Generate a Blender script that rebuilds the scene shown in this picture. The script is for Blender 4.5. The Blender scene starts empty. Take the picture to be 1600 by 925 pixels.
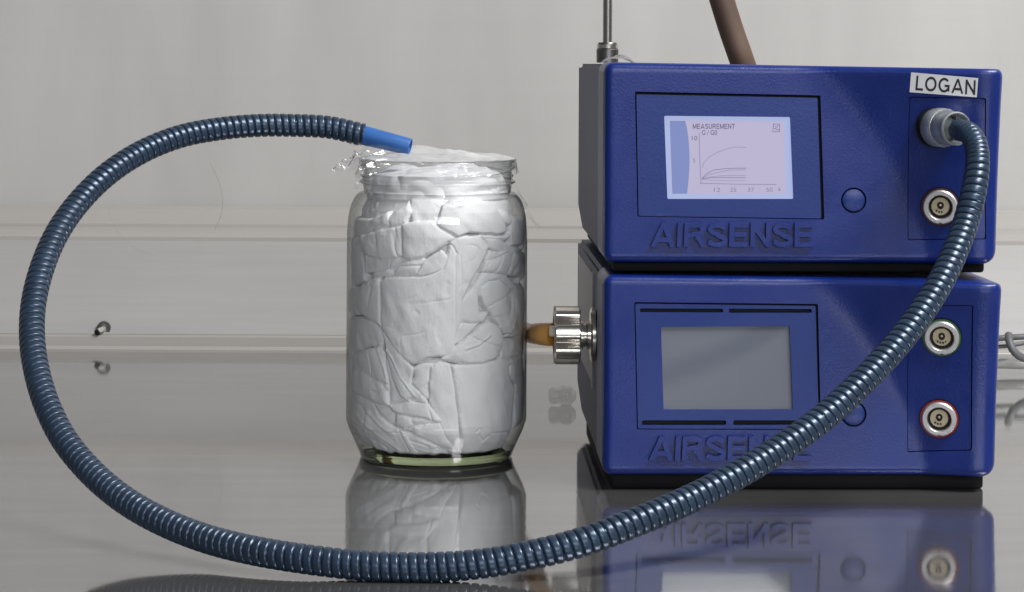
import bpy, bmesh, math, random
import numpy as np
from mathutils import Vector, Matrix
from mathutils.geometry import delaunay_2d_cdt

random.seed(7)
rng = np.random.RandomState(11)
PI = math.pi
scn = bpy.context.scene
COL = scn.collection

# ------------------------------------------------------------------ camera
F = 3850.0            # focal length in pixels of a 1600 px wide frame
HC = 0.207            # camera height above the bench
PPY = 96.4            # image row of the horizon on the axis
cam = bpy.data.cameras.new('camera')
camo = bpy.data.objects.new('camera', cam)
COL.objects.link(camo)
camo.location = (0, 0, HC)
camo.rotation_euler = (Matrix.Rotation(PI/2, 3, 'X') @ Matrix.Rotation(0.0050, 3, 'Z')).to_euler()
cam.sensor_fit = 'HORIZONTAL'
cam.sensor_width = 36.0
cam.lens = F / 1600.0 * 36.0
cam.shift_y = -(462.5 - PPY) / 1600.0
cam.clip_start = 0.02
cam.clip_end = 60
scn.camera = camo
CR = camo.rotation_euler.to_matrix()

# ------------------------------------------------------------------ light
world = bpy.data.worlds.new('World')
scn.world = world
world.use_nodes = True
bg = world.node_tree.nodes['Background']
bg.inputs[0].default_value = (0.80, 0.82, 0.86, 1)
bg.inputs[1].default_value = 0.16

def area(name, loc, target, sx, sy, power, color=(1, 1, 1), spread=180):
    l = bpy.data.lights.new(name, 'AREA')
    l.shape = 'RECTANGLE'; l.size = sx; l.size_y = sy
    l.energy = power; l.color = color; l.spread = math.radians(spread)
    o = bpy.data.objects.new(name, l)
    COL.objects.link(o)
    o.location = loc
    o.rotation_euler = (Vector(target) - Vector(loc)).to_track_quat('-Z', 'Y').to_euler()
    return o

# the room's row of windows, far behind the camera: five bright panes
for k in range(4):
    area('window_light', (0.15 + 0.72*k, -3.2, 1.40), (0.15 + 0.72*k, 0.0, 1.40), 0.66, 0.8, 18, (0.93, 0.96, 1.0))
# the pale daylit wall under those windows
area('room_light', (1.35, -3.22, 0.62), (1.35, 0.0, 0.62), 2.9, 0.72, 3.0, (0.95, 0.96, 1.0))
area('ceiling_light', (1.15, 0.50, 1.80), (0.0, 1.40, 0.0), 1.2, 0.4, 76, (1.0, 0.985, 0.96))

vs = scn.view_settings
vs.view_transform = 'Standard'
vs.look = 'None'
vs.exposure = 0.0
vs.gamma = 1.0
vs.use_curve_mapping = False
scn.cycles.max_bounces = 14
scn.cycles.transparent_max_bounces = 24
scn.cycles.transmission_bounces = 10
scn.cycles.glossy_bounces = 6
scn.cycles.use_denoising = True
scn.cycles.sample_clamp_indirect = 6.0

# ------------------------------------------------------------------ picture rays (used only to measure places on real surfaces)
def ray(px, py):
    d = Vector(((px - 800.0) / F, -(py - PPY) / F, -1.0))
    return CR @ d
def at_y(px, py, Y):
    d = ray(px, py)
    t = Y / d.y
    return Vector((d.x * t, Y, HC + d.z * t))
def on_cyl(px, py, cx, cy, r):
    d = ray(px, py)
    # (d.x t - cx)^2 + (d.y t - cy)^2 = r^2
    a = d.x**2 + d.y**2; b = -2 * (d.x*cx + d.y*cy); c = cx*cx + cy*cy - r*r
    disc = b*b - 4*a*c
    if disc < 0: disc = 0
    t = (-b - math.sqrt(disc)) / (2*a)
    p = Vector((d.x*t, d.y*t, HC + d.z*t))
    return math.atan2(p.x - cx, -(p.y - cy)), p.z

# ------------------------------------------------------------------ materials
def newmat(name):
    m = bpy.data.materials.new(name)
    m.use_nodes = True
    nt = m.node_tree
    return m, nt, nt.nodes['Principled BSDF']
def pmat(name, col, rough=0.5, metal=0.0, bump=0.0, bscale=800.0, var=0.0, vscale=30.0,
         spec=0.5, coat=0.0, emit=None, estr=0.0, trans=0.0, rvar=0.0, vstretch=(1, 1, 1), bdist=0.0005, detail=3.0):
    m, nt, b = newmat(name)
    N = nt.nodes; L = nt.links
    b.inputs['Base Color'].default_value = (*col, 1)
    b.inputs['Roughness'].default_value = rough
    b.inputs['Metallic'].default_value = metal
    b.inputs['Specular IOR Level'].default_value = spec
    b.inputs['Coat Weight'].default_value = coat
    b.inputs['Coat Roughness'].default_value = 0.12
    b.inputs['Transmission Weight'].default_value = trans
    if emit:
        b.inputs['Emission Color'].default_value = (*emit, 1)
        b.inputs['Emission Strength'].default_value = estr
    tc = N.new('ShaderNodeTexCoord')
    if var > 0 or rvar > 0:
        mp = N.new('ShaderNodeMapping'); mp.inputs['Scale'].default_value = vstretch
        L.new(tc.outputs['Object'], mp.inputs[0])
        n = N.new('ShaderNodeTexNoise'); n.inputs['Scale'].default_value = vscale; n.inputs['Detail'].default_value = 5
        L.new(mp.outputs[0], n.inputs['Vector'])
        if var > 0:
            mr = N.new('ShaderNodeMapRange'); mr.inputs[1].default_value = 0.3; mr.inputs[2].default_value = 0.7
            mr.inputs[3].default_value = 1 - var; mr.inputs[4].default_value = 1 + var
            L.new(n.outputs[0], mr.inputs[0])
            mx = N.new('ShaderNodeVectorMath'); mx.operation = 'SCALE'
            mx.inputs[0].default_value = col
            L.new(mr.outputs[0], mx.inputs['Scale'])
            L.new(mx.outputs[0], b.inputs['Base Color'])
        if rvar > 0:
            mr = N.new('ShaderNodeMapRange'); mr.inputs[1].default_value = 0.3; mr.inputs[2].default_value = 0.7
            mr.inputs[3].default_value = max(0.0, rough - rvar); mr.inputs[4].default_value = rough + rvar
            L.new(n.outputs[0], mr.inputs[0]); L.new(mr.outputs[0], b.inputs['Roughness'])
    if bump > 0:
        n2 = N.new('ShaderNodeTexNoise'); n2.inputs['Scale'].default_value = bscale; n2.inputs['Detail'].default_value = detail
        L.new(tc.outputs['Object'], n2.inputs['Vector'])
        bp = N.new('ShaderNodeBump'); bp.inputs['Strength'].default_value = bump; bp.inputs['Distance'].default_value = bdist
        L.new(n2.outputs[0], bp.inputs['Height']); L.new(bp.outputs[0], b.inputs['Normal'])
    return m

M = {}
M['blue'] = pmat('blue_powder_coat', (0.001, 0.0145, 0.140), 0.33, bump=0.28, bscale=900, spec=0.5, rvar=0.05, vscale=60, bdist=0.0003, var=0.04)
M['blue_panel'] = pmat('blue_display_panel', (0.001, 0.019, 0.145), 0.36, bump=0.2, bscale=900, spec=0.5, bdist=0.0003)
M['side'] = pmat('grey_blue_side_paint', (0.050, 0.060, 0.125), 0.50, spec=0.25, bump=0.3, bscale=700, bdist=0.0003, var=0.06, vscale=25)
M['edge'] = pmat('pale_bare_edge', (0.16, 0.17, 0.22), 0.5, bump=0.6, bscale=900, var=0.25, vscale=500)
M['black'] = pmat('black_rubber_and_gap_shade', (0.006, 0.006, 0.007), 0.75, spec=0.2)
M['void'] = pmat('dark_interior', (0.004, 0.004, 0.006), 0.8)
M['silver'] = pmat('polished_nickel', (0.72, 0.68, 0.62), 0.22, 1.0, rvar=0.06, vscale=200)
M['satin'] = pmat('satin_nickel_ring', (0.74, 0.73, 0.74), 0.42, 0.85)
M['pale_metal'] = pmat('pale_contact_metal', (0.66, 0.57, 0.40), 0.35, 0.7)
M['rod'] = pmat('steel_rod', (0.42, 0.40, 0.38), 0.25, 1.0)
M['gunmetal'] = pmat('dark_nut_steel', (0.20, 0.19, 0.18), 0.35, 1.0)
M['green'] = pmat('green_marking_ring', (0.02, 0.10, 0.035), 0.5)
M['red'] = pmat('red_marking_ring', (0.22, 0.015, 0.012), 0.5)
M['maroon'] = pmat('dark_red_marking_ring', (0.05, 0.006, 0.012), 0.5)
M['sticker'] = pmat('white_label_tape', (0.70, 0.70, 0.72), 0.55, var=0.03, vscale=200)
M['ink'] = pmat('black_print', (0.02, 0.02, 0.025), 0.6)
M['hose'] = pmat('blue_grey_hose_plastic', (0.022, 0.042, 0.076), 0.32, bump=0.10, bscale=900, var=0.15, vscale=120, spec=0.6, metal=0.35, bdist=0.0003)
M['sleeve'] = pmat('bright_blue_sleeve', (0.020, 0.10, 0.33), 0.45, var=0.06, vscale=100)
M['cloth'] = pmat('white_crumpled_sheet', (0.73, 0.73, 0.745), 0.75, bump=0.12, bscale=1100, var=0.02, vscale=60, spec=0.2)
M['amber'] = pmat('amber_tube_plastic', (0.58, 0.29, 0.055), 0.35, var=0.12, vscale=90)
M['brown'] = pmat('brown_rubber_tube', (0.085, 0.050, 0.034), 0.6, var=0.2, vscale=40)
M['cable'] = pmat('grey_cable_jacket', (0.09, 0.095, 0.10), 0.5, var=0.08)
M['cable2'] = pmat('light_grey_cable_jacket', (0.36, 0.36, 0.35), 0.5)
M['cream'] = pmat('cream_plastic', (0.75, 0.70, 0.6), 0.4)
M['hair'] = pmat('dark_hair', (0.30, 0.27, 0.24), 0.6)
M['paper'] = pmat('grey_white_label', (0.42, 0.42, 0.44), 0.5)
M['greyscreen'] = pmat('unlit_grey_display', (0.125, 0.14, 0.175), 0.10, bump=0.05, bscale=60, spec=1.0, bdist=0.0002)
M['ledge'] = pmat('grey_lacquered_ledge', (0.315, 0.302, 0.287), 0.38, var=0.04, vscale=6, vstretch=(0.3, 1, 4))
M['screen_bg'] = pmat('lit_display', (0.05, 0.05, 0.06), 0.15, emit=(0.53, 0.49, 0.69), estr=0.82)
M['screen_rim'] = pmat('lit_display_rim', (0.05, 0.05, 0.06), 0.15, emit=(0.40, 0.47, 0.76), estr=0.9)
M['screen_band'] = pmat('lit_display_band', (0.05, 0.05, 0.06), 0.15, emit=(0.20, 0.26, 0.58), estr=0.82)
M['screen_ink'] = pmat('display_lettering', (0.02, 0.02, 0.03), 0.3, emit=(0.13, 0.10, 0.20), estr=0.9)
M['screen_line'] = pmat('display_curve', (0.02, 0.02, 0.03), 0.3, emit=(0.24, 0.20, 0.33), estr=0.9)

def wall_mat(name, col, rough, hs, amp, streak):
    m, nt, b = newmat(name)
    N = nt.nodes; L = nt.links
    tc = N.new('ShaderNodeTexCoord')
    mp = N.new('ShaderNodeMapping'); mp.inputs['Scale'].default_value = hs
    L.new(tc.outputs['Object'], mp.inputs[0])
    n = N.new('ShaderNodeTexNoise'); n.inputs['Scale'].default_value = 4; n.inputs['Detail'].default_value = 4
    L.new(mp.outputs[0], n.inputs['Vector'])
    mp2 = N.new('ShaderNodeMapping'); mp2.inputs['Scale'].default_value = (2.0, 1, 60)
    L.new(tc.outputs['Object'], mp2.inputs[0])
    n2 = N.new('ShaderNodeTexNoise'); n2.inputs['Scale'].default_value = 2.5; n2.inputs['Detail'].default_value = 6; n2.inputs['Roughness'].default_value = 0.7
    L.new(mp2.outputs[0], n2.inputs['Vector'])
    a = N.new('ShaderNodeMapRange'); a.inputs[1].default_value = 0.3; a.inputs[2].default_value = 0.7; a.inputs[3].default_value = 1-amp; a.inputs[4].default_value = 1+amp
    L.new(n.outputs[0], a.inputs[0])
    c = N.new('ShaderNodeMapRange'); c.inputs[1].default_value = 0.35; c.inputs[2].default_value = 0.75; c.inputs[3].default_value = 1+streak*0.3; c.inputs[4].default_value = 1-streak
    L.new(n2.outputs[0], c.inputs[0])
    mu = N.new('ShaderNodeMath'); mu.operation = 'MULTIPLY'
    L.new(a.outputs[0], mu.inputs[0]); L.new(c.outputs[0], mu.inputs[1])
    v = N.new('ShaderNodeVectorMath'); v.operation = 'SCALE'; v.inputs[0].default_value = col
    L.new(mu.outputs[0], v.inputs['Scale']); L.new(v.outputs[0], b.inputs['Base Color'])
    b.inputs['Roughness'].default_value = rough
    return m
M['wall'] = wall_mat('warm_grey_enamel_wall', (0.395, 0.386, 0.376), 0.40, (4, 1, 0.9), 0.07, 0.02)
M['lower'] = wall_mat('scuffed_grey_panel', (0.305, 0.299, 0.295), 0.40, (1.2, 1, 5), 0.04, 0.06)

def bench_mat():
    m, nt, b = newmat('polished_steel_bench')
    N = nt.nodes; L = nt.links
    tc = N.new('ShaderNodeTexCoord')
    mp = N.new('ShaderNodeMapping'); mp.inputs['Scale'].default_value = (1.5, 12, 1)
    L.new(tc.outputs['Object'], mp.inputs[0])
    n = N.new('ShaderNodeTexNoise'); n.inputs['Scale'].default_value = 5; n.inputs['Detail'].default_value = 8; n.inputs['Roughness'].default_value = 0.65
    L.new(mp.outputs[0], n.inputs['Vector'])
    r = N.new('ShaderNodeMapRange'); r.inputs[1].default_value = 0.3; r.inputs[2].default_value = 0.75; r.inputs[3].default_value = 0.035; r.inputs[4].default_value = 0.10
    L.new(n.outputs[0], r.inputs[0]); L.new(r.outputs[0], b.inputs['Roughness'])
    cr = N.new('ShaderNodeMapRange'); cr.inputs[1].default_value = 0.3; cr.inputs[2].default_value = 0.7; cr.inputs[3].default_value = 1.09; cr.inputs[4].default_value = 0.88
    L.new(n.outputs[0], cr.inputs[0])
    v = N.new('ShaderNodeVectorMath'); v.operation = 'SCALE'; v.inputs[0].default_value = (0.42, 0.415, 0.415)
    L.new(cr.outputs[0], v.inputs['Scale']); L.new(v.outputs[0], b.inputs['Base Color'])
    vo = N.new('ShaderNodeTexVoronoi'); vo.inputs['Scale'].default_value = 60; vo.inputs['Randomness'].default_value = 1
    L.new(tc.outputs['Object'], vo.inputs['Vector'])
    sp = N.new('ShaderNodeMath'); sp.operation = 'LESS_THAN'; sp.inputs[1].default_value = 0.028
    L.new(vo.outputs['Distance'], sp.inputs[0])
    dk = N.new('ShaderNodeMix'); dk.data_type = 'RGBA'; dk.inputs['B'].default_value = (0.10, 0.10, 0.10, 1)
    L.new(sp.outputs[0], dk.inputs['Factor']); L.new(v.outputs[0], dk.inputs['A']); L.new(dk.outputs['Result'], b.inputs['Base Color'])
    b.inputs['Metallic'].default_value = 0.88
    b.inputs['Specular IOR Level'].default_value = 0.3
    mp3 = N.new('ShaderNodeMapping'); mp3.inputs['Scale'].default_value = (1, 0.25, 1)
    L.new(tc.outputs['Object'], mp3.inputs[0])
    n3 = N.new('ShaderNodeTexNoise'); n3.inputs['Scale'].default_value = 420; n3.inputs['Detail'].default_value = 2
    L.new(mp3.outputs[0], n3.inputs['Vector'])
    bp = N.new('ShaderNodeBump'); bp.inputs['Strength'].default_value = 0.05; bp.inputs['Distance'].default_value = 0.0002
    L.new(n3.outputs[0], bp.inputs['Height']); L.new(bp.outputs[0], b.inputs['Normal'])
    return m
M['bench'] = bench_mat()

def thin_glass(name, tint, edge_tint, base_refl=0.04, rough=0.02, white=0.0, bump=0.0, bscale=200):
    m = bpy.data.materials.new(name); m.use_nodes = True
    nt = m.node_tree; N = nt.nodes; L = nt.links
    N.remove(N['Principled BSDF'])
    out = N['Material Output']
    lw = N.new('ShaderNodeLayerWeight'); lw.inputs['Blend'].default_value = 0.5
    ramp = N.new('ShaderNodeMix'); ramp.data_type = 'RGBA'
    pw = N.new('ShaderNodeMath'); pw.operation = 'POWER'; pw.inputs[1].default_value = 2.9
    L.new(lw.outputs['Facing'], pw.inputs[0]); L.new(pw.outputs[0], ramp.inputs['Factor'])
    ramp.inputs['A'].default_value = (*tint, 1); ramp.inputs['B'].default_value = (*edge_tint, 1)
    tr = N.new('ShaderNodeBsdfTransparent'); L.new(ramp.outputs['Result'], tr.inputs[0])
    gl = N.new('ShaderNodeBsdfGlossy'); gl.inputs['Roughness'].default_value = rough
    fr = N.new('ShaderNodeLayerWeight'); fr.inputs['Blend'].default_value = 0.5
    p5 = N.new('ShaderNodeMath'); p5.operation = 'POWER'; p5.inputs[1].default_value = 5.0
    L.new(fr.outputs['Facing'], p5.inputs[0])
    ad = N.new('ShaderNodeMath'); ad.operation = 'MULTIPLY_ADD'; ad.inputs[1].default_value = 0.9; ad.inputs[2].default_value = base_refl; ad.use_clamp = True
    L.new(p5.outputs[0], ad.inputs[0])
    mx = N.new('ShaderNodeMixShader')
    L.new(ad.outputs[0], mx.inputs[0]); L.new(tr.outputs[0], mx.inputs[1]); L.new(gl.outputs[0], mx.inputs[2])
    last = mx
    if bump > 0:
        tc = N.new('ShaderNodeTexCoord')
        nn = N.new('ShaderNodeTexNoise'); nn.inputs['Scale'].default_value = bscale
        L.new(tc.outputs['Object'], nn.inputs['Vector'])
        bp = N.new('ShaderNodeBump'); bp.inputs['Strength'].default_value = bump; bp.inputs['Distance'].default_value = 0.001
        L.new(nn.outputs[0], bp.inputs['Height'])
        L.new(bp.outputs[0], gl.inputs['Normal']); L.new(bp.outputs[0], fr.inputs['Normal'])
    if white > 0:
        df = N.new('ShaderNodeBsdfDiffuse'); df.inputs[0].default_value = (0.85, 0.86, 0.87, 1)
        m2 = N.new('ShaderNodeMixShader'); m2.inputs[0].default_value = white
        L.new(last.outputs[0], m2.inputs[1]); L.new(df.outputs[0], m2.inputs[2]); last = m2
    L.new(last.outputs[0], out.inputs['Surface'])
    return m
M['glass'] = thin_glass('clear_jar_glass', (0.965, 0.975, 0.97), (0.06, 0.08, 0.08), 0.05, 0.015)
M['film'] = thin_glass('crinkled_cling_film', (0.95, 0.95, 0.96), (0.7, 0.7, 0.72), 0.05, 0.08, white=0.28, bump=0.5, bscale=260)
M['film_clear'] = thin_glass('clear_film_strip', (0.95, 0.95, 0.96), (0.6, 0.6, 0.62), 0.05, 0.14, white=0.05, bump=0.5, bscale=200)
def solid_glass(name, col, rough=0.03):
    m, nt, b = newmat(name)
    b.inputs['Base Color'].default_value = (*col, 1); b.inputs['Roughness'].default_value = rough
    b.inputs['Transmission Weight'].default_value = 1.0; b.inputs['IOR'].default_value = 1.5
    return m
M['base_glass'] = solid_glass('thick_greenish_glass', (0.66, 0.76, 0.46))
M['coupling'] = pmat('frosted_grey_coupling', (0.42, 0.45, 0.46), 0.28, metal=0.55, var=0.15, vscale=300, bump=0.2, bscale=500)

# ------------------------------------------------------------------ object helpers
def mesh_obj(name, verts, faces, mat, parent=None, smooth=False, sharp=None):
    me = bpy.data.meshes.new(name)
    me.from_pydata([tuple(v) for v in verts], [], faces)
    me.validate()
    me.materials.append(mat)
    if smooth:
        me.polygons.foreach_set('use_smooth', [True] * len(me.polygons))
        if sharp is not None:
            me.set_sharp_from_angle(angle=math.radians(sharp))
    me.update()
    o = bpy.data.objects.new(name, me)
    COL.objects.link(o)
    if parent: o.parent = parent
    return o
def tag(o, label=None, cat=None, group=None, kind=None):
    if label: o['label'] = label
    if cat: o['category'] = cat
    if group: o['group'] = group
    if kind: o['kind'] = kind
    return o
def empty(name, loc, rz=0.0, **k):
    o = bpy.data.objects.new(name, None)
    o.empty_display_size = 0.02
    COL.objects.link(o); o.location = loc; o.rotation_euler = (0, 0, rz)
    return tag(o, **k)
def bm_obj(name, bm, mat, parent=None, smooth=True, sharp=35):
    me = bpy.data.meshes.new(name)
    bm.normal_update(); bm.to_mesh(me); bm.free()
    me.materials.append(mat)
    if smooth:
        me.polygons.foreach_set('use_smooth', [True] * len(me.polygons))
        me.set_sharp_from_angle(angle=math.radians(sharp))
    o = bpy.data.objects.new(name, me); COL.objects.link(o)
    if parent: o.parent = parent
    return o
def box_bm(x0, x1, y0, y1, z0, z1, bev=0.0, seg=3):
    bm = bmesh.new()
    bmesh.ops.create_cube(bm, size=1)
    for v in bm.verts:
        v.co = Vector((x0 + (v.co.x+.5)*(x1-x0), y0 + (v.co.y+.5)*(y1-y0), z0 + (v.co.z+.5)*(z1-z0)))
    if bev > 0:
        bmesh.ops.bevel(bm, geom=list(bm.edges), offset=bev, segments=seg, profile=0.5, affect='EDGES')
    return bm
def frame(axis, ref=Vector((0, 0, 1))):
    a = axis.normalized()
    if abs(a.dot(ref)) > 0.98: ref = Vector((1, 0, 0))
    x = ref.cross(a).normalized(); y = a.cross(x)
    return x, y, a
def lathe(profile, origin, axis=Vector((0, 0, 1)), n=48, rfun=None, closed=False):
    """profile: list of (r, h) along the axis."""
    x, y, a = frame(Vector(axis))
    V = []; Fc = []
    for (r, h) in profile:
        for k in range(n):
            t = 2*PI*k/n
            rr = r if rfun is None else rfun(r, h, t)
            V.append(Vector(origin) + a*h + x*(rr*math.cos(t)) + y*(rr*math.sin(t)))
    m = len(profile)
    for i in range(m-1 if not closed else m):
        for k in range(n):
            i2 = (i+1) % m
            Fc.append((i*n+k, i*n+(k+1) % n, i2*n+(k+1) % n, i2*n+k))
    return V, Fc
def lathe_obj(name, profile, origin, axis, mat, parent=None, n=48, rfun=None, sharp=35, closed=False):
    V, Fc = lathe(profile, origin, axis, n, rfun, closed)
    return mesh_obj(name, V, Fc, mat, parent, True, sharp)
def catmull(P, n=24):
    P = [Vector(p) for p in P]
    P = [2*P[0]-P[1]] + P + [2*P[-1]-P[-2]]
    out = []
    for i in range(1, len(P)-2):
        p0, p1, p2, p3 = P[i-1:i+3]
        t0 = 0; t1 = (p1-p0).length**.5; t2 = t1 + (p2-p1).length**.5; t3 = t2 + (p3-p2).length**.5
        for k in range(n):
            t = t1 + (t2-t1)*k/n
            A1 = p0*((t1-t)/(t1-t0)) + p1*((t-t0)/(t1-t0))
            A2 = p1*((t2-t)/(t2-t1)) + p2*((t-t1)/(t2-t1))
            A3 = p2*((t3-t)/(t3-t2)) + p3*((t-t2)/(t3-t2))
            B1 = A1*((t2-t)/(t2-t0)) + A2*((t-t0)/(t2-t0))
            B2 = A2*((t3-t)/(t3-t1)) + A3*((t-t1)/(t3-t1))
            out.append(B1*((t2-t)/(t2-t1)) + B2*((t-t1)/(t2-t1)))
    out.append(P[-2])
    return out
def resample(P, step):
    S = [0.0]
    for i in range(1, len(P)): S.append(S[-1] + (P[i]-P[i-1]).length)
    L = S[-1]; n = max(2, int(L/step)); out = []; j = 0
    for k in range(n+1):
        s = L*k/n
        while j < len(S)-2 and S[j+1] < s: j += 1
        t = (s-S[j])/max(1e-9, S[j+1]-S[j])
        out.append((P[j].lerp(P[j+1], t), s))
    return out, L
def sweep(P, rad, mat, name, parent=None, seg=16, step=0.002, rfun=None, cap=True):
    pts, L = resample(P, step)
    V = []; Fc = []
    up = None
    m = len(pts)
    for i, (p, s) in enumerate(pts):
        a = pts[max(0, i-1)][0]; b = pts[min(m-1, i+1)][0]
        t = (b-a).normalized()
        if up is None:
            x, y, _ = frame(t)
        else:
            x = (up - t*up.dot(t)).normalized(); y = t.cross(x)
        up = x
        for k in range(seg):
            th = 2*PI*k/seg
            r = rad if rfun is None else rfun(s, th, L)
            V.append(p + x*(r*math.cos(th)) + y*(r*math.sin(th)))
    for i in range(m-1):
        for k in range(seg):
            Fc.append((i*seg+k, i*seg+(k+1) % seg, (i+1)*seg+(k+1) % seg, (i+1)*seg+k))
    if cap:
        Fc.append(tuple(range(seg-1, -1, -1))); Fc.append(tuple((m-1)*seg+k for k in range(seg)))
    return mesh_obj(name, V, Fc, mat, parent, True, 60)
GL = {}
def arc(cx, cy, rx, ry, a0, a1, n=14):
    return [(cx+rx*math.cos(math.radians(a0+(a1-a0)*k/n)), cy+ry*math.sin(math.radians(a0+(a1-a0)*k/n))) for k in range(n+1)]
def glyphs(w):
    h = w/2; B = 1-h
    return {
     'A': (0.98, [[(h*0.9, 0), (0.49, 1)], [(0.49, 1), (0.98-h*0.9, 0)], [(0.20, 0.30), (0.78, 0.30)]]),
     'I': (w, [[(h, 0), (h, 1)]]),
     'L': (0.62, [[(h, 0), (h, 1)], [(h, h), (0.62, h)]]),
     'E': (0.78, [[(h, 0), (h, 1)], [(h, h), (0.78, h)], [(h, B), (0.76, B)], [(h, 0.52), (0.71, 0.52)]]),
     'N': (0.84, [[(h, 0), (h, 1)], [(0.84-h, 0), (0.84-h, 1)], [(h, 0.93), (0.84-h, 0.07)]]),
     'R': (0.88, [[(h, 0), (h, 1)], [(h, B), (0.55, B)] + arc(0.55, 0.725, 0.27-h+0.02, B-0.725, 90, -90)[1:] + [(h, 0.45)], [(0.50, 0.45), (0.62, 0.36), (0.80, 0.0)]]),
     'S': (0.80, [arc(0.40, 0.72, 0.36-h*.6, 0.28-h, 18, 90, 7) + arc(0.40, 0.74, 0.36-h*.6, 0.26-h, 90, 250, 14)[1:] + arc(0.40, 0.275, 0.385-h*.6, 0.275-h, 70, -90, 14) + arc(0.40, 0.28, 0.385-h*.6, 0.28-h, -90, -162, 7)[1:]]),
     'M': (0.98, [[(h, 0), (h, 1)], [(0.98-h, 0), (0.98-h, 1)], [(h, 0.95), (0.49, 0.10)], [(0.49, 0.10), (0.98-h, 0.95)]]),
     'T': (0.80, [[(0, B), (0.80, B)], [(0.40, 0), (0.40, 1)]]),
     'U': (0.82, [[(h, 1), (h, 0.38)] + arc(0.41, 0.38, 0.41-h, 0.38-h, 180, 360, 12)[1:] + [(0.82-h, 1)]]),
     'O': (0.96, [arc(0.48, 0.5, 0.48-h, 0.5-h, 0, 360, 34)]),
     'G': (0.96, [arc(0.48, 0.5, 0.48-h, 0.5-h, 42, 330, 28) + [(0.94-h, 0.16), (0.94-h, 0.46)], [(0.52, 0.46), (0.94, 0.46)]]),
    }
def stroke_text(s_, w, gap, mat, name, parent, corners, y, extrude=0.0, bevel=0.0, yfun=None, swell=0.0):
    """block letters from strokes, joined flat, then raised"""
    G = glyphs(w); polys = []; X = 0.0
    for ch in s_:
        wd, st = G[ch]
        for pl in st:
            for i in range(len(pl)-1):
                a = Vector(pl[i]); b = Vector(pl[i+1]); t = (b-a)
                if t.length < 1e-6: continue
                t.normalize(); n = Vector((-t.y, t.x))*w/2
                ext = 0.0
                ea = t*(w*0.12 if i > 0 else 0); eb = t*(w*0.12 if i < len(pl)-2 else 0)
                polys.append([(X+p.x, p.y) for p in (a-ea-n, b+eb-n, b+eb+n, a-ea+n)])
                if 0 < i: polys.append([(X+a.x+w/2*math.cos(q*PI/5), a.y+w/2*math.sin(q*PI/5)) for q in range(10)])
        X += wd+gap
    TW = X-gap
    polys = [[(min(TW, max(0, x)), min(1, max(0, z))) for x, z in p] for p in polys]
    co = []; ed = []
    for p in polys:
        k = len(co); co += [Vector(q) for q in p]; ed += [(k+i, k+(i+1) % len(p)) for i in range(len(p))]
    vo, eo, fo, _, _, _ = delaunay_2d_cdt(co, ed, [], 0, 1e-4)
    cx = np.array([sum(vo[i].x for i in f)/len(f) for f in fo]); cz = np.array([sum(vo[i].y for i in f)/len(f) for f in fo])
    ok = np.zeros(len(fo), bool)
    for p in polys: ok |= np_inside(p, cx, cz)
    bl, br, tl, tr = corners
    bm = bmesh.new(); vs_ = []
    for v in vo:
        u = v.x/TW; q = v.y
        vs_.append(bm.verts.new(((bl[0]*(1-u)+br[0]*u)*(1-q)+(tl[0]*(1-u)+tr[0]*u)*q, y, (bl[1]*(1-u)+br[1]*u)*(1-q)+(tl[1]*(1-u)+tr[1]*u)*q)))
    for f, k in zip(fo, ok):
        if k:
            try: bm.faces.new([vs_[i] for i in f])
            except ValueError: pass
    bmesh.ops.delete(bm, geom=[v for v in bm.verts if not v.link_faces], context='VERTS')
    bm.normal_update()
    for f in bm.faces:
        if f.normal.y > 0: f.normal_flip()
    bmesh.ops.dissolve_limit(bm, angle_limit=0.01, verts=list(bm.verts), edges=list(bm.edges))
    if extrude > 0:
        r = bmesh.ops.extrude_face_region(bm, geom=list(bm.faces))
        for v in r['geom']:
            if isinstance(v, bmesh.types.BMVert): v.co.y -= extrude
        tf = set(f for f in r['geom'] if isinstance(f, bmesh.types.BMFace))
        if bevel > 0:
            e2 = [e for e in bm.edges if sum(1 for f in e.link_faces if f in tf) == 1]
            bmesh.ops.bevel(bm, geom=e2, offset=bevel, segments=3, affect='EDGES', clamp_overlap=True)
        bmesh.ops.recalc_face_normals(bm, faces=list(bm.faces))
    if yfun:
        for v in bm.verts: v.co.y += yfun(v.co.x, v.co.z)
    return bm_obj(name, bm, mat, parent, True, 30)
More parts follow.
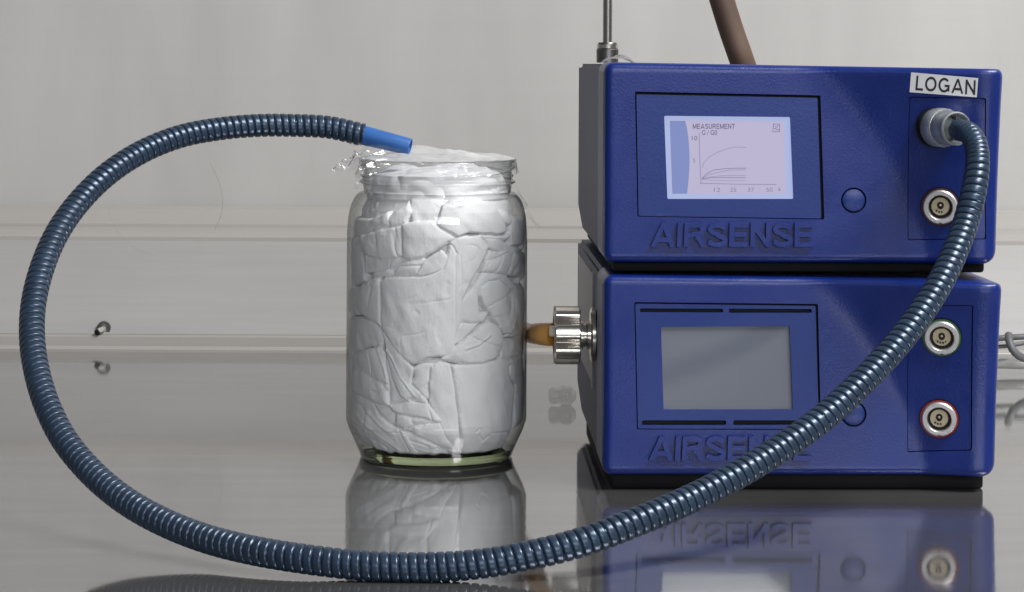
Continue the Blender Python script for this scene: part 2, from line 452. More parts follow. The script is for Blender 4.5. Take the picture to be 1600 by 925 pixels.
def text_mesh(s, mat, name, parent, x0, x1, z0, z1, y, extrude=0.0, bevel=0.0, offset=0.0, rot=0.0, yfun=None, corners=None):
    """Letters fitted to the box x0..x1, z0..z1 in the parent's front plane (facing -y)."""
    cu = bpy.data.curves.new(name, 'FONT')
    cu.body = s; cu.size = 1.0; cu.resolution_u = 4
    cu.offset = offset
    ob = bpy.data.objects.new(name, cu); COL.objects.link(ob)
    dg = bpy.context.evaluated_depsgraph_get(); dg.update()
    me = bpy.data.meshes.new_from_object(ob.evaluated_get(dg))
    COL.objects.unlink(ob); bpy.data.objects.remove(ob); bpy.data.curves.remove(cu)
    co = np.zeros(len(me.vertices)*3); me.vertices.foreach_get('co', co); co = co.reshape(-1, 3)
    mn = co.min(0); mx = co.max(0)
    bm = bmesh.new(); bm.from_mesh(me)
    bpy.data.meshes.remove(me)
    bmesh.ops.remove_doubles(bm, verts=bm.verts, dist=1e-5)
    for v in bm.verts:
        u = (v.co.x-mn[0])/(mx[0]-mn[0]); w = (v.co.y-mn[1])/(mx[1]-mn[1])
        if corners:
            bl, br, tl, tr = corners
            X = (bl[0]*(1-u)+br[0]*u)*(1-w)+(tl[0]*(1-u)+tr[0]*u)*w
            Z = (bl[1]*(1-u)+br[1]*u)*(1-w)+(tl[1]*(1-u)+tr[1]*u)*w
        else:
            X = x0+u*(x1-x0); Z = z0+w*(z1-z0)
        v.co = Vector((X, y, Z))
    bm.normal_update()
    for f in bm.faces:
        if f.normal.y > 0: f.normal_flip()
    if extrude > 0:
        r = bmesh.ops.extrude_face_region(bm, geom=list(bm.faces))
        top = [v for v in r['geom'] if isinstance(v, bmesh.types.BMVert)]
        for v in top: v.co.y -= extrude
        topf = [f for f in r['geom'] if isinstance(f, bmesh.types.BMFace)]
        if bevel > 0:
            ed = [e for e in bm.edges if len(e.link_faces) == 2 and
                  sum(1 for f in e.link_faces if f.normal.y < -0.9) == 1 and all(vv in top for vv in e.verts)]
            bm.normal_update()
            tf = set(topf)
            ed = [e for e in bm.edges if sum(1 for f in e.link_faces if f in tf) == 1]
            bmesh.ops.bevel(bm, geom=ed, offset=bevel, segments=2, affect='EDGES', clamp_overlap=True)
    if yfun:
        for v in bm.verts: v.co.y += yfun(v.co.x, v.co.z)
    bmesh.ops.recalc_face_normals(bm, faces=list(bm.faces)) if extrude > 0 else None
    return bm_obj(name, bm, mat, parent, True, 30)

# ------------------------------------------------------------------ the setting
bench = bm_obj('bench_top', box_bm(-2.5, 2.5, 0.25, 1.765, -0.03, 0.0, 0.0), M['bench'], smooth=False)
tag(bench, 'polished stainless steel bench top mirroring what stands on it', kind='structure')

def xsec(name, prof, mat, parent=None, x0=-2.5, x1=2.5, smooth=False, sharp=30):
    """profile of (y, z) points swept along x"""
    V = []; n = len(prof)
    for X in (x0, x1):
        for (y, z) in prof: V.append((X, y, z))
    Fc = [(i, i+1, n+i+1, n+i) for i in range(n-1)]
    return mesh_obj(name, V, Fc, mat, parent, smooth, sharp)
Z_LT = HC - (371.5-PPY)*1.82/F          # top of the lower panel's front edge
Z_UP = HC - (324-PPY)*1.873/F           # foot of the upper wall
wall = xsec('wall', [(1.873, 1.6), (1.873, Z_UP-0.001)], M['wall'])
tag(wall, 'pale warm grey back wall of the work cabinet', kind='structure')
zm = HC - (356-PPY)*1.845/F
xsec('wall_ledge', [(1.8735, Z_UP), (1.8722, Z_UP-0.0010), (1.8708, Z_UP-0.0036), (1.8695, Z_UP-0.0036), (1.8690, Z_UP-0.0016), (1.8672, Z_UP-0.0019), (1.8655, Z_UP-0.0028), (1.849, zm+0.0018), (1.8482, zm+0.0014), (1.8478, zm-0.0014), (1.8466, zm-0.0016), (1.8455, zm-0.0006), (1.8225, Z_LT+0.001), (1.8200, Z_LT-0.0007), (1.8200, Z_LT-0.004)], M['ledge'], wall, smooth=True, sharp=25)
zb = HC - (527-PPY)*1.82/F
xsec('lower_panel', [(1.8205, Z_LT-0.0032), (1.8195, Z_LT-0.0040), (1.768, 0.0102)], M['lower'], wall)
xsec('base_strip', [(1.7684, 0.0102), (1.7672, 0.0094), (1.7645, 0.0095), (1.7632, 0.0088), (1.7630, 0.0022), (1.7618, 0.0010), (1.7600, 0.0004), (1.7592, -0.001)], M['ledge'], wall, smooth=True, sharp=40)

# tube end in the lower panel, left
p = at_y(160, 513, 1.773)
peg = empty('drain_spout', (p.x, 1.772, p.z), label='short grey tube end poking from a dark hole low in the back panel', cat='tube end')
lathe_obj('collar', [(0.0028, 0.0), (0.0050, 0.0), (0.0050, 0.0018), (0.0044, 0.0023), (0.0028, 0.0018)], (0.0015, -0.0030, 0.0005), Vector((0, 1, 0)), M['gunmetal'], peg, 28)
sweep(catmull([(0.002, 0.004, 0), (0.0008, -0.004, -0.0002), (-0.0008, -0.008, -0.0008), (-0.0020, -0.0105, -0.0018)], 8), 0.0020, M['ledge'], 'tube', peg, 16, 0.001, cap=False)
lathe_obj('tube_mouth', [(0.0, 0), (0.0013, 0), (0.0021, 0.0002), (0.0021, 0.002)], (-0.00215, -0.0107, -0.0019), Vector((0.35, 0.8, 0.3)), M['void'], peg, 16)
# hairs against the wall
def hair(pxs, Y, r, label):
    P = catmull([at_y(x, y, Y) for x, y in pxs], 10)
    o = sweep(P, r, M['hair'], 'stray_hair', None, 5, 0.002)
    tag(o, label, 'hair', 'stray hairs on the back wall')
hair([(328, 254), (342, 285), (348, 315), (344, 340), (336, 357)], 1.790, 0.00021, 'thin curved hair on the wall inside the hose loop, right of the other hair')
hair([(168, 320), (175, 345), (190, 370), (212, 388), (240, 399)], 1.790, 0.00016, 'fainter curved hair on the wall close beside the rising hose')

# ------------------------------------------------------------------ the two analysers
YAW = math.radians(1.4)
DX, DY = 0.0447, 1.188
W = 0.1903
def dev_local(px, py, z0, depth=0.0):
    """point of the front plane (local y = depth) seen at a pixel, in the device's own frame"""
    n = Vector((-math.sin(YAW), math.cos(YAW), 0)); u = Vector((math.cos(YAW), math.sin(YAW), 0))
    o = Vector((DX, DY, z0)); d = ray(px, py); c = Vector((0, 0, HC))
    t = (n.dot(o-c) + depth) / n.dot(d)
    q = c + d*t - o
    return (q.dot(u), q.z)

TILT = -math.tan(math.radians(15))      # the right part leans forward beyond a slanting crease
def xcrease(z, Hd):
    t = z / Hd        # 0 bottom .. 1 top
    return 0.157 - 0.0235*t - 0.027*t*t - 0.004*t**3
def softplus(d, k):
    return k*math.log1p(math.exp(min(40, d/k))) if d < 40*k else d
def make_depth(Hd_l, Hd_r, rb=0.0035):
    def f(x, z, edge=True):
        Ht = Hd_l + (Hd_r-Hd_l)*x/W
        k = 0.0007 + 0.0045*max(0, min(1, z/Ht))**1.4
        d = softplus(x - xcrease(z, Ht), k) * TILT
        rr = 0.0135
        if x > W-rr:
            q = min(rr, x-(W-rr)); d += 0.75*(rr - math.sqrt(max(0, rr*rr-q*q)))
        if edge:
            s = sdf(x, z, Ht)
            if s < rb:
                q = rb-max(0, s); d += rb-math.sqrt(max(0, rb*rb-q*q))
        return d
    def sdf(x, z, Ht):
        # distance inwards from a box with corners: tighter at the left, wide at the lower right
        cr = 0.0045 if not (x > W/2 and z < Ht/2) else 0.0075
        dx = abs(x-W/2)-(W/2-cr); dz = abs(z-Ht/2)-(Ht/2-cr)
        o = math.hypot(max(dx, 0), max(dz, 0)) + min(max(dx, dz), 0)
        return cr - o
    return f, sdf
def outline_loop(Hl, Hr, inset, step=0.0016):
    """rounded outline of the front, counter-clockwise"""
    pts = []
    def corner(cx, cz, r, a0, n=8):
        for k in range(n+1):
            a = a0 + (PI/2)*k/n
            pts.append((cx + (r)*math.cos(a), cz + (r)*math.sin(a)))
    r1 = 0.0045; r2 = 0.0075
    def H(x): return Hl + (Hr-Hl)*x/W
    i = inset
    corner(r1, r1, r1-i, PI); corner(W-r2, r2, r2-i, 1.5*PI); corner(W-r1, H(W)-r1, r1-i, 0); corner(r1, H(0)-r1, r1-i, PI/2)
    out = []
    for k in range(len(pts)):
        a = pts[k]; b = pts[(k+1) % len(pts)]
        L = math.hypot(b[0]-a[0], b[1]-a[1]); n = max(1, int(L/step))
        for j in range(n): out.append((a[0]+(b[0]-a[0])*j/n, a[1]+(b[1]-a[1])*j/n))
    return out
def poly_loop(pts, step=0.0015):
    out = []
    for k in range(len(pts)):
        a = pts[k]; b = pts[(k+1) % len(pts)]
        L = math.hypot(b[0]-a[0], b[1]-a[1]); n = max(1, int(L/step))
        for j in range(n): out.append((a[0]+(b[0]-a[0])*j/n, a[1]+(b[1]-a[1])*j/n))
    return out
def circle_loop(cx, cz, r, n=40):
    return [(cx+r*math.cos(2*PI*k/n), cz+r*math.sin(2*PI*k/n)) for k in range(n)]
def round_quad(q, r, n=5):
    """q: 4 corners in order; corners rounded by r"""
    out = []
    m = len(q)
    for i in range(m):
        p0 = Vector(q[i-1]); p = Vector(q[i]); p1 = Vector(q[(i+1) % m])
        a = p + (p0-p).normalized()*r; b = p + (p1-p).normalized()*r
        for k in range(n+1):
            t = k/n
            out.append(tuple(a*(1-t)**2 + p*2*t*(1-t) + b*t*t))
    return out
def inside(poly, x, y):
    c = False; n = len(poly); j = n-1
    for i in range(n):
        xi, yi = poly[i]; xj, yj = poly[j]
        if (yi > y) != (yj > y) and x < (xj-xi)*(y-yi)/(yj-yi)+xi: c = not c
        j = i
    return c
def np_inside(poly, X, Y):
    c = np.zeros(X.shape, bool); n = len(poly); j = n-1
    for i in range(n):
        xi, yi = poly[i]; xj, yj = poly[j]
        if yi != yj:
            m = ((yi > Y) != (yj > Y)) & (X < (xj-xi)*(Y-yi)/(yj-yi)+xi)
            c ^= m
        j = i
    return c
def sheet(name, outer, holes, depth, mat, parent, rings=(), spacing=0.0015, hole_depth=0.003, skirt=None, soft=True):
    """front sheet following depth(x,z), holes cut with walls going back, outer edge continued back to y=skirt"""
    xs = [p[0] for p in outer]; zs = [p[1] for p in outer]
    gx = np.arange(min(xs), max(xs), spacing); gz = np.arange(min(zs), max(zs), spacing)
    X, Z = np.meshgrid(gx, gz); X = X + (np.arange(X.shape[0]) % 2)[:, None]*spacing*0.5
    X = X.ravel(); Z = Z.ravel()
    keep = np_inside(outer, X, Z)
    loops = [outer] + list(holes) + list(rings)
    # drop grid points too close to loops
    for lp in loops:
        L = np.array(lp)
        for ch in range(0, len(L), 200):
            d = np.min(np.hypot(X[:, None]-L[None, ch:ch+200, 0], Z[:, None]-L[None, ch:ch+200, 1]), axis=1)
            keep &= d > spacing*0.55
    for h in holes: keep &= ~np_inside(h, X, Z)
    coords = []; edges = []
    for lp in loops:
        s = len(coords); coords += [Vector(p) for p in lp]
        edges += [(s+i, s+(i+1) % len(lp)) for i in range(len(lp))]
    coords += [Vector((x, z)) for x, z in zip(X[keep], Z[keep])]
    vo, eo, fo, _, _, _ = delaunay_2d_cdt(coords, edges, [], 0, 1e-7)
    cx = np.array([sum(vo[i].x for i in f)/len(f) for f in fo]); cz = np.array([sum(vo[i].y for i in f)/len(f) for f in fo])
    ok = np_inside(outer, cx, cz)
    for h in holes: ok &= ~np_inside(h, cx, cz)
    V = [(v.x, depth(v.x, v.y), v.y) for v in vo]; Fc = []
    for f, k in zip(fo, ok):
        if not k: continue
        a, b, c = [vo[i] for i in f[:3]]
        ar = (b.x-a.x)*(c.y-a.y)-(b.y-a.y)*(c.x-a.x)
        f = tuple(f) if ar > 0 else tuple(reversed(f))
        Fc.append(f)      # normal towards -y
    def wallring(lp, back, absolute, flip):
        s = len(V)
        for (x, z) in lp: V.append((x, depth(x, z), z))
        for (x, z) in lp: V.append((x, back if absolute else depth(x, z)+back, z))
        n = len(lp)
        for i in range(n):
            j = (i+1) % n
            q = (s+i, s+j, s+n+j, s+n+i)
            Fc.append(q if not flip else tuple(reversed(q)))
    for h in holes: wallring(h, hole_depth, False, False)
    if skirt is not None: wallring(outer, skirt, True, True)
    return mesh_obj(name, V, Fc, mat, parent, True, 50)

def plate(name, loop, y0, mat, parent, thick=0.0015, bev=0.0004, depth=None, holes=()):
    f = depth or (lambda x, z: 0.0)
    c = (sum(p[0] for p in loop)/len(loop), sum(p[1] for p in loop)/len(loop))
    return sheet(name, loop, holes, lambda x, z: y0 + f(x, z), mat, parent, spacing=0.003, hole_depth=0.002, skirt=None if depth else y0+thick)

def socket(parent, cx, cz, y, ringmat, n):
    o = empty('socket', (cx, y, cz)); o.parent = parent
    ax = n
    lathe_obj('washer', [(0.0, 0.0003), (0.0096, 0.0003), (0.0096, -0.0006)], (0, 0, 0), ax, M['black'], o, 40)
    lathe_obj('colour_ring', [(0.0079, 0.0004), (0.0092, 0.0008), (0.0090, 0.0002)], (0, 0, 0), ax, ringmat, o, 40)
    lathe_obj('outer_ring', [(0.0083, 0.0), (0.0083, 0.0018), (0.0078, 0.0024), (0.0062, 0.0024), (0.0058, 0.0019), (0.0056, 0.0004)], (0, 0, 0), ax, M['satin'], o, 44,
              rfun=lambda r, h, t: r - (0.0006 if abs(t-1.5*PI) < 0.12 and r > 0.007 else 0))
    lathe_obj('insulator', [(0.0, 0.0006), (0.0059, 0.0006)], (0, 0, 0), ax, M['void'], o, 40)
    lathe_obj('insert', [(0.0014, 0.0002), (0.0014, 0.0014), (0.0040, 0.0014), (0.0043, 0.0011), (0.0043, 0.0004)], (0, 0, 0.0003), ax, M['pale_metal'], o, 36)
    lathe_obj('contact_hole', [(0.0, 0.0016), (0.0016, 0.0016), (0.0018, 0.0013)], (0, 0, 0.0010), ax, M['void'], o, 20)
    lathe_obj('contact_pin', [(0.0, 0.0020), (0.0005, 0.0019), (0.0006, 0.0013)], (0, 0, 0.0010), ax, M['pale_metal'], o, 12)
    x, yv, a = frame(ax)
    for k in range(4):
        t = math.radians(-90 + (k-1.5)*26)
        c = Vector((math.cos(t)*0.0030, 0, math.sin(t)*0.0030 + 0.0006)) + a*0.0008
        lathe_obj('contact_slot', [(0.0, 0.0008), (0.00042, 0.0008), (0.0005, 0.0004)], c, ax, M['void'], o, 8)
    return o

def build_analyser(name, z0, Hl, Hr, label, upper):
    root = empty(name, (DX, DY, z0), YAW, label=label, cat='gas analyser', group='two stacked blue analysers')
    depth, sdf = make_depth(Hl, Hr)
    L = lambda x, y, d=0.0: dev_local(x, y, z0, d)
    def LS(px, py):
        """the same on the leaning right part"""
        d = 0.0
        for _ in range(5):
            q = dev_local(px, py, z0, d); d = depth(q[0], q[1], False)
        return q
    def nrm(c):
        e = 0.0005
        return Vector(((depth(c[0]+e, c[1], False)-depth(c[0]-e, c[1], False))/(2*e), -1, (depth(c[0], c[1]+e, False)-depth(c[0], c[1]-e, False))/(2*e))).normalized()
    if upper:
        bez = [L(992, 143), L(996, 338.5), L(1288, 343), L(1282, 149)]
        ins = [L(994.5, 147.5), L(998, 337.5), L(1283.5, 341.5), L(1277.5, 153)]
        scr = [L(1038, 181), L(1043, 311), L(1240, 311), L(1235, 183)]
        rec = [LS(1421, 151), LS(1418.5, 375.5), LS(1541, 374), LS(1541, 153)]
        btn = L(1334, 313); tx = (L(1016, 385.5), L(1270, 385.5), L(1018, 348), L(1270, 348))
    else:
        bez = [L(991, 472), L(995, 671), L(1283, 672), L(1278, 475)]
        ins = [L(993, 474.5), L(997, 670), L(1280, 670.5), L(1274.5, 478)]
        scr = [L(1033, 511), L(1037, 640), L(1239, 640), L(1234, 509)]
        rec = [LS(1420, 476), LS(1418, 707), LS(1519, 704), LS(1521, 477)]
        btn = L(1334, 647); tx = (L(1013, 719), L(1268, 719), L(1015, 681), L(1268, 681))
    bezl = poly_loop(round_quad(bez, 0.0008), 0.0018)
    recl = poly_loop(round_quad(rec, 0.0012), 0.0018)
    ring = circle_loop(btn[0], btn[1], 0.0062)
    outer = outline_loop(Hl, Hr, 0.0)
    rings = [outline_loop(Hl, Hr, v) for v in (0.0004, 0.0011, 0.0021, 0.0034)]
    sheet('front_shell', outer, [bezl, recl, ring], depth, M['blue'], root, rings, 0.0016, 0.003, 0.0475)
    # display insert
    holes = [poly_loop(round_quad(scr, 0.0008), 0.0018)]
    if not upper:
        for q in ([(1000, 482), (1000, 488), (1130, 488.5), (1130, 482.5)], [(1139, 482.5), (1139, 489), (1269, 489), (1269, 483)],
                  [(1003, 657), (1003, 664.5), (1135, 664.5), (1135, 657)], [(1146, 657), (1146, 664.5), (1271, 664), (1271, 657)]):
            holes.append(poly_loop(round_quad([L(*a) for a in q], 0.0009), 0.002))
    insl = poly_loop(round_quad(ins, 0.0008), 0.0018)
    sheet('display_panel', insl, holes, lambda x, z: 0.0006, M['blue_panel'], root, (), 0.003, 0.0016, 0.003)
    sheet('panel_backing', [p for p in bezl], [], lambda x, z: 0.0029, M['void'], root, (), 0.01)
    if not upper:
        pass
    # screen
    scrp = [L(1034, 177), L(1039, 315), L(1244, 315), L(1239, 179)] if upper else [L(1029, 507), L(1033, 644), L(1243, 644), L(1238, 505)]
    V = [(a[0], 0.0018, a[1]) for a in scrp]
    scre = mesh_obj('screen', V, [(0, 1, 2, 3)], M['screen_rim'] if upper else M['greyscreen'], root)
    if upper:
        def fl(nm, pts, mat, d, par=scre):
            V = [(L(*a)[0], 0.0018-d, L(*a)[1]) for a in pts]
            return mesh_obj(nm, V, [tuple(range(len(V)))], mat, par)
        fl('screen_page', [(1046, 188), (1050, 303), (1229, 303), (1226, 190)], M['screen_bg'], 0.00006)
        arc = [(1071, 189), (1074, 200), (1076, 215), (1077.5, 232), (1078, 250), (1077.5, 268), (1076, 285), (1074, 303)]
        fl('side_band', [(1047, 189)] + [(1051, 303)] + arc[::-1], M['screen_band'], 0.00012)
        def ln(pts, w, nm='graph_line', mat=None):
            V = []; Fc = []
            for i, (x, y) in enumerate(pts):
                a = pts[max(0, i-1)]; b = pts[min(len(pts)-1, i+1)]
                tx_, ty_ = b[0]-a[0], b[1]-a[1]; l = math.hypot(tx_, ty_); nx, ny = -ty_/l*w/2, tx_/l*w/2
                for s in (1, -1):
                    q = L(x+nx*s, y+ny*s); V.append((q[0], 0.0018-0.00018, q[1]))
            for i in range(len(pts)-1): Fc.append((2*i, 2*i+1, 2*i+3, 2*i+2))
            return mesh_obj(nm, V, Fc, mat or M['screen_line'], scre)
        ln([(1093, 207), (1093.5, 240), (1096, 288)], 0.9, 'graph_axis'); ln([(1094, 286.5), (1150, 288), (1214, 288.5)], 0.9, 'graph_axis')
        ln([(1098, 262), (1100, 255), (1108, 246), (1120, 239), (1133, 234), (1148, 230), (1166, 230.5)], 0.7)
        ln([(1097, 280), (1104, 272), (1115, 266), (1130, 264), (1150, 263), (1166, 263)], 1.1)
        ln([(1097, 280), (1106, 274), (1120, 270), (1140, 266), (1166, 265.5)], 0.7)
        ln([(1097, 280), (1108, 277), (1125, 275), (1145, 274.5), (1166, 274.5)], 0.7)
        ln([(1097, 280), (1112, 278), (1130, 277.5), (1166, 278)], 1.0)
        ln([(1097, 281), (1112, 282), (1130, 282.5), (1166, 282.5)], 0.5)
        def tt(s, x0, x1, y0, y1, off=0.0, mat=None):
            a = L(x0, y1); b = L(x1, y0)
            text_mesh(s, mat or M['screen_ink'], 'screen_text', scre, a[0], b[0], a[1], b[1], 0.0018-0.0002, offset=off)
        stroke_text('MEASUREMENT', 0.17, 0.16, M['screen_ink'], 'screen_text', scre, (L(1083, 201.5), L(1149, 201.5), L(1083, 193.5), L(1149, 193.5)), 0.0016)
        tt('G / G0', 1097, 1121, 203.5, 211, 0.008)
        tt('10', 1081.5, 1090, 212.5, 219.5); tt('5', 1083, 1087, 248, 254, mat=M['screen_line'])
        for s, x in (('12', 1121), ('25', 1146), ('37', 1174), ('50', 1203)): tt(s, x-5, x+5, 293.5, 300, mat=M['screen_line'])
        tt('s', 1217, 1220, 293.5, 298.5, mat=M['screen_ink'])
        ln([(1209, 194), (1219, 194), (1219, 206), (1208, 206), (1208, 202)], 1.0, 'screen_icon', M['screen_ink'])
        ln([(1209, 194), (1209, 201), (1213, 201), (1213, 203), (1219, 203)], 1.0, 'screen_icon', M['screen_ink'])
        ln([(1212, 197), (1214, 200), (1217, 195)], 1.0, 'screen_icon', M['screen_ink'])
    # socket recess plate
    sheet('socket_plate', poly_loop(round_quad([(q[0]+(0.0004 if i < 2 else -0.0004), q[1]+(-0.0004 if i in (0, 3) else 0.0004)) for i, q in enumerate(rec)], 0.0012), 0.002),
          [], lambda x, z: depth(x, z, False)+0.0006, M['blue'], root, (), 0.003, 0.001)
    sheet('plate_backing', recl, [], lambda x, z: depth(x, z, False)+0.0026, M['void'], root, (), 0.004)
    # button
    bt = empty('button', (btn[0], depth(*btn, False), btn[1])); bt.parent = root
    lathe_obj('button_cap', [(0.0, -0.0001), (0.0046, -0.0001), (0.0054, -0.0004), (0.0055, -0.0030)], (0, 0, 0), Vector((0, -1, 0)), M['blue_panel'], bt, 40)
    lathe_obj('button_groove', [(0.0, -0.0027), (0.0064, -0.0027)], (0, 0, 0), Vector((0, -1, 0)), M['void'], bt, 40)
    # raised lettering
    stroke_text('AIRSENSE', 0.195, 0.09, M['blue'], 'raised_lettering', root, tx, 0.0002, extrude=0.0026, bevel=0.0006)
    # sockets
    if upper:
        c = LS(1470, 323); socket(root, c[0], c[1], depth(c[0], c[1], False)+0.0004, M['maroon'], nrm(c))
    else:
        for (x, y, m) in ((1472, 527, 'green'), (1468, 654, 'red')):
            c = LS(x, y); socket(root, c[0], c[1], depth(c[0], c[1], False)+0.0004, M[m], nrm(c))
    if upper:
        q = [LS(a, b) for a, b in ((1423.5, 113), (1421, 144), (1526, 152), (1528.5, 122))]
        yf = lambda x, z: depth(x, z, False) - 0.00025
        st = sheet('name_sticker', poly_loop(q, 0.002), [], yf, M['sticker'], root, (), 0.003)
        c4 = [LS(a, b) for a, b in ((1430, 141), (1523.5, 148.5), (1432, 118), (1524.5, 125.5))]
        stroke_text('LOGAN', 0.165, 0.15, M['ink'], 'sticker_lettering', st, c4, -0.00008, yfun=yf)
    # housing behind the front shell
    D = 0.255
    def Ht(x): return Hl + (Hr-Hl)*x/W
    ch = 0.012
    prof = [(0.0480, 0.0008), (0.205, 0.0008), (D, ch), (D, Ht(0)-0.001), (0.0480, Ht(0)-0.0008)]
    bm = bmesh.new()
    vl = [bm.verts.new((0.0006, a, b)) for a, b in prof]; vr = [bm.verts.new((W-0.0006, a, b-(0 if b < 0.05 else Hl-Hr))) for a, b in prof]
    bm.faces.new(vl[::-1]); bm.faces.new(vr)
    for i in range(5): j = (i+1) % 5; bm.faces.new((vl[i], vl[j], vr[j], vr[i]))
    bmesh.ops.recalc_face_normals(bm, faces=list(bm.faces))
    bmesh.ops.bevel(bm, geom=list(bm.edges), offset=0.0022, segments=3, affect='EDGES')
    bm_obj('housing', bm, M['side'], root)
    bm_obj('seam_gasket', box_bm(0.0018, W-0.0018, 0.040, 0.0495, 0.002, Hr-0.002), M['void'], root, False)
    # pale bare strip along the shell's left flank
    bm_obj('edge_strip', box_bm(-0.0003, 0.0006, 0.0050, 0.0462, 0.0046, Hl-0.0046, 0.0002, 1), M['edge'], root, False)
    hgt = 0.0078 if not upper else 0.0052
    bm_obj('gap_shade_block', box_bm(0.005, W-0.004, 0.008, 0.235, -hgt, 0.0012, 0.0015, 2), M['black'], root)  # black block added to stand in for the shade in the gap underneath
    return root, depth

ZU = 0.1105
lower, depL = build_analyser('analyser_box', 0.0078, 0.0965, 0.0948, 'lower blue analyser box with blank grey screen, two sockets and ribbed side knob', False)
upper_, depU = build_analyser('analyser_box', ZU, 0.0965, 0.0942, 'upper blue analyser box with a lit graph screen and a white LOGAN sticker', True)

# side label and screws of the lower unit
lb = bm_obj('side_label', box_bm(0.0000, 0.0008, 0.100, 0.235, 0.032, 0.0885), M['paper'], lower, False)
bm_obj('side_label_border', box_bm(-0.0003, 0.0006, 0.088, 0.097, 0.030, 0.0900), M['paper'], lower, False)
# ribbed knob on the lower unit's left side
kn_c = at_y(928, 523, 1.250)
def knob():
    u = Vector((math.cos(YAW), math.sin(YAW), 0)); n = Vector((-math.sin(YAW), math.cos(YAW), 0))
    z = HC - (523-97)*1.250/F - 0.0078
    k = empty('filter_knob', (0.0, 0.062, z)); k.parent = lower
    ax = Vector((-1, 0, 0))
    lathe_obj('flange', [(0.0, -0.001), (0.0, 0.0), (0.0128, 0.0), (0.0138, 0.0006), (0.0138, 0.0022), (0.0128, 0.0028), (0.0060, 0.0028)], (0, 0, 0), ax, M['silver'], k, 48)
    lathe_obj('hub', [(0.0072, 0.0026), (0.0072, 0.0045), (0.0062, 0.0050), (0.0062, 0.0062), (0.0074, 0.0066), (0.0074, 0.0100)], (0, 0, 0), ax, M['silver'], k, 40)
    def rf(r, h, t):
        if r < 0.011: return r
        c = math.cos(7*(t+0.693)); 
        return r * (1.0 - 0.27*(0.5-0.5*c)**3.5)
    lathe_obj('grip', [(0.004, 0.0080), (0.0140, 0.0080), (0.0150, 0.0087), (0.0150, 0.0205), (0.0143, 0.0213), (0.0105, 0.0215), (0.0095, 0.0208), (0.0, 0.0208)], (0, 0, 0), ax, M['silver'], k, 140, rf, 25)
    lathe_obj('nipple', [(0.0028, 0.0200), (0.0028, 0.0230), (0.0024, 0.0236), (0.0, 0.0236)], (0, 0, 0.0018), ax, M['cream'], k, 24)
    return k
kn = knob()
# amber tube from the knob back behind the jar
P = catmull([at_y(866, 522.5, 1.254), at_y(857, 522.5, 1.257), at_y(848, 522, 1.268), at_y(840, 521.5, 1.292), at_y(829, 521, 1.332), at_y(812, 519, 1.362), at_y(780, 540, 1.385), at_y(760, 600, 1.392), at_y(750, 660, 1.395)], 12)
amb = sweep(P, 0.0052, M['amber'], 'amber_tube', None, 28, 0.0015, rfun=lambda s, t, L: 0.0059 - 0.0009*min(1, s/0.10))
tag(amb, 'short amber brown tube between the ribbed knob and the jar', 'tube')

# clear connector lying behind, by the lower unit's left side
M['cloudy'] = thin_glass('cloudy_clear_plastic', (0.97, 0.97, 0.97), (0.86, 0.86, 0.86), 0.10, 0.06, white=0.12)
q = at_y(884, 633, 1.48)
cl = lathe_obj('clear_plug', [(0.0, 0.0), (0.0040, 0.0003), (0.0052, 0.002), (0.0045, 0.006), (0.0058, 0.008), (0.0058, 0.013), (0.0030, 0.016), (0.0, 0.0165)], (q.x-0.010, 1.485, 0.0058), Vector((1, 0.15, 0.0)), M['cloudy'], None, 28)
tag(cl, 'small clear plastic plug lying on the bench behind the knob', 'plug')

# rod with nut on the upper unit
pr = at_y(949, 96, 1.36)
rod = empty('metal_rod', (pr.x, 1.36, ZU+0.0962), label='thin steel rod with a knurled nut standing at the upper box back left corner', cat='rod')
def r_at(w): return w/2*1.36/F
lathe_obj('nut', [(0.0, 0.0), (r_at(34), 0.0), (r_at(34), 0.0072), (r_at(31), 0.0078), (r_at(31), 0.0100), (r_at(28), 0.0112), (r_at(15), 0.0112)], (0, 0, 0), Vector((0, 0, 1)), M['gunmetal'], rod, 36,
          rfun=lambda r, h, t: r*(1+0.025*math.cos(18*t)) if 0 < h < 0.0075 else r)
lathe_obj('nut_ring', [(r_at(33), 0.0080), (r_at(33), 0.0100)], (0, 0, 0), Vector((0, 0, 1)), M['silver'], rod, 36)
lathe_obj('rod', [(r_at(14.5), 0.010), (r_at(14.5), 0.16), (0, 0.16)], (0, 0, 0), Vector((0, 0, 1)), M['rod'], rod, 24)
# brown tube behind
P = [at_y(1170, 112, 1.46), at_y(1160, 97, 1.46), at_y(1143, 48, 1.46), at_y(1128, 0, 1.46), at_y(1108, -70, 1.46), at_y(1100, -120, 1.46)]
P[0].z = 0.2035+0.0; 
bt = sweep(catmull([at_y(1188, 180, 1.470)] + P[1:], 12), 0.0074, M['brown'], 'brown_tube', None, 28, 0.003)
tag(bt, 'dark brown rubber tube slanting up from behind the upper box', 'tube')
# clear blob of tape on the top left edge of the upper unit
V = []; Fc = []
nu, nv = 26, 12
c = at_y(965, 97, 1.262)
for j in range(nv+1):
    for i in range(nu+1):
        u = i/nu; v = j/nv
        h = math.sin(PI*u)**0.7 * (0.0040 + 0.0006*math.sin(9*u+3*v)) * (0.55+0.45*math.sin(PI*v))
        V.append((c.x + (u-0.5)*0.0155 + 0.0006*math.sin(7*v), 1.245+v*0.03, ZU+0.0962 + h))
for j in range(nv):
    for i in range(nu): Fc.append((j*(nu+1)+i, j*(nu+1)+i+1, (j+1)*(nu+1)+i+1, (j+1)*(nu+1)+i))
tp = mesh_obj('clear_tape', V, Fc, M['film_clear'], None, True)
tag(tp, 'hump of clear tape on the upper box top near the rod', 'tape')

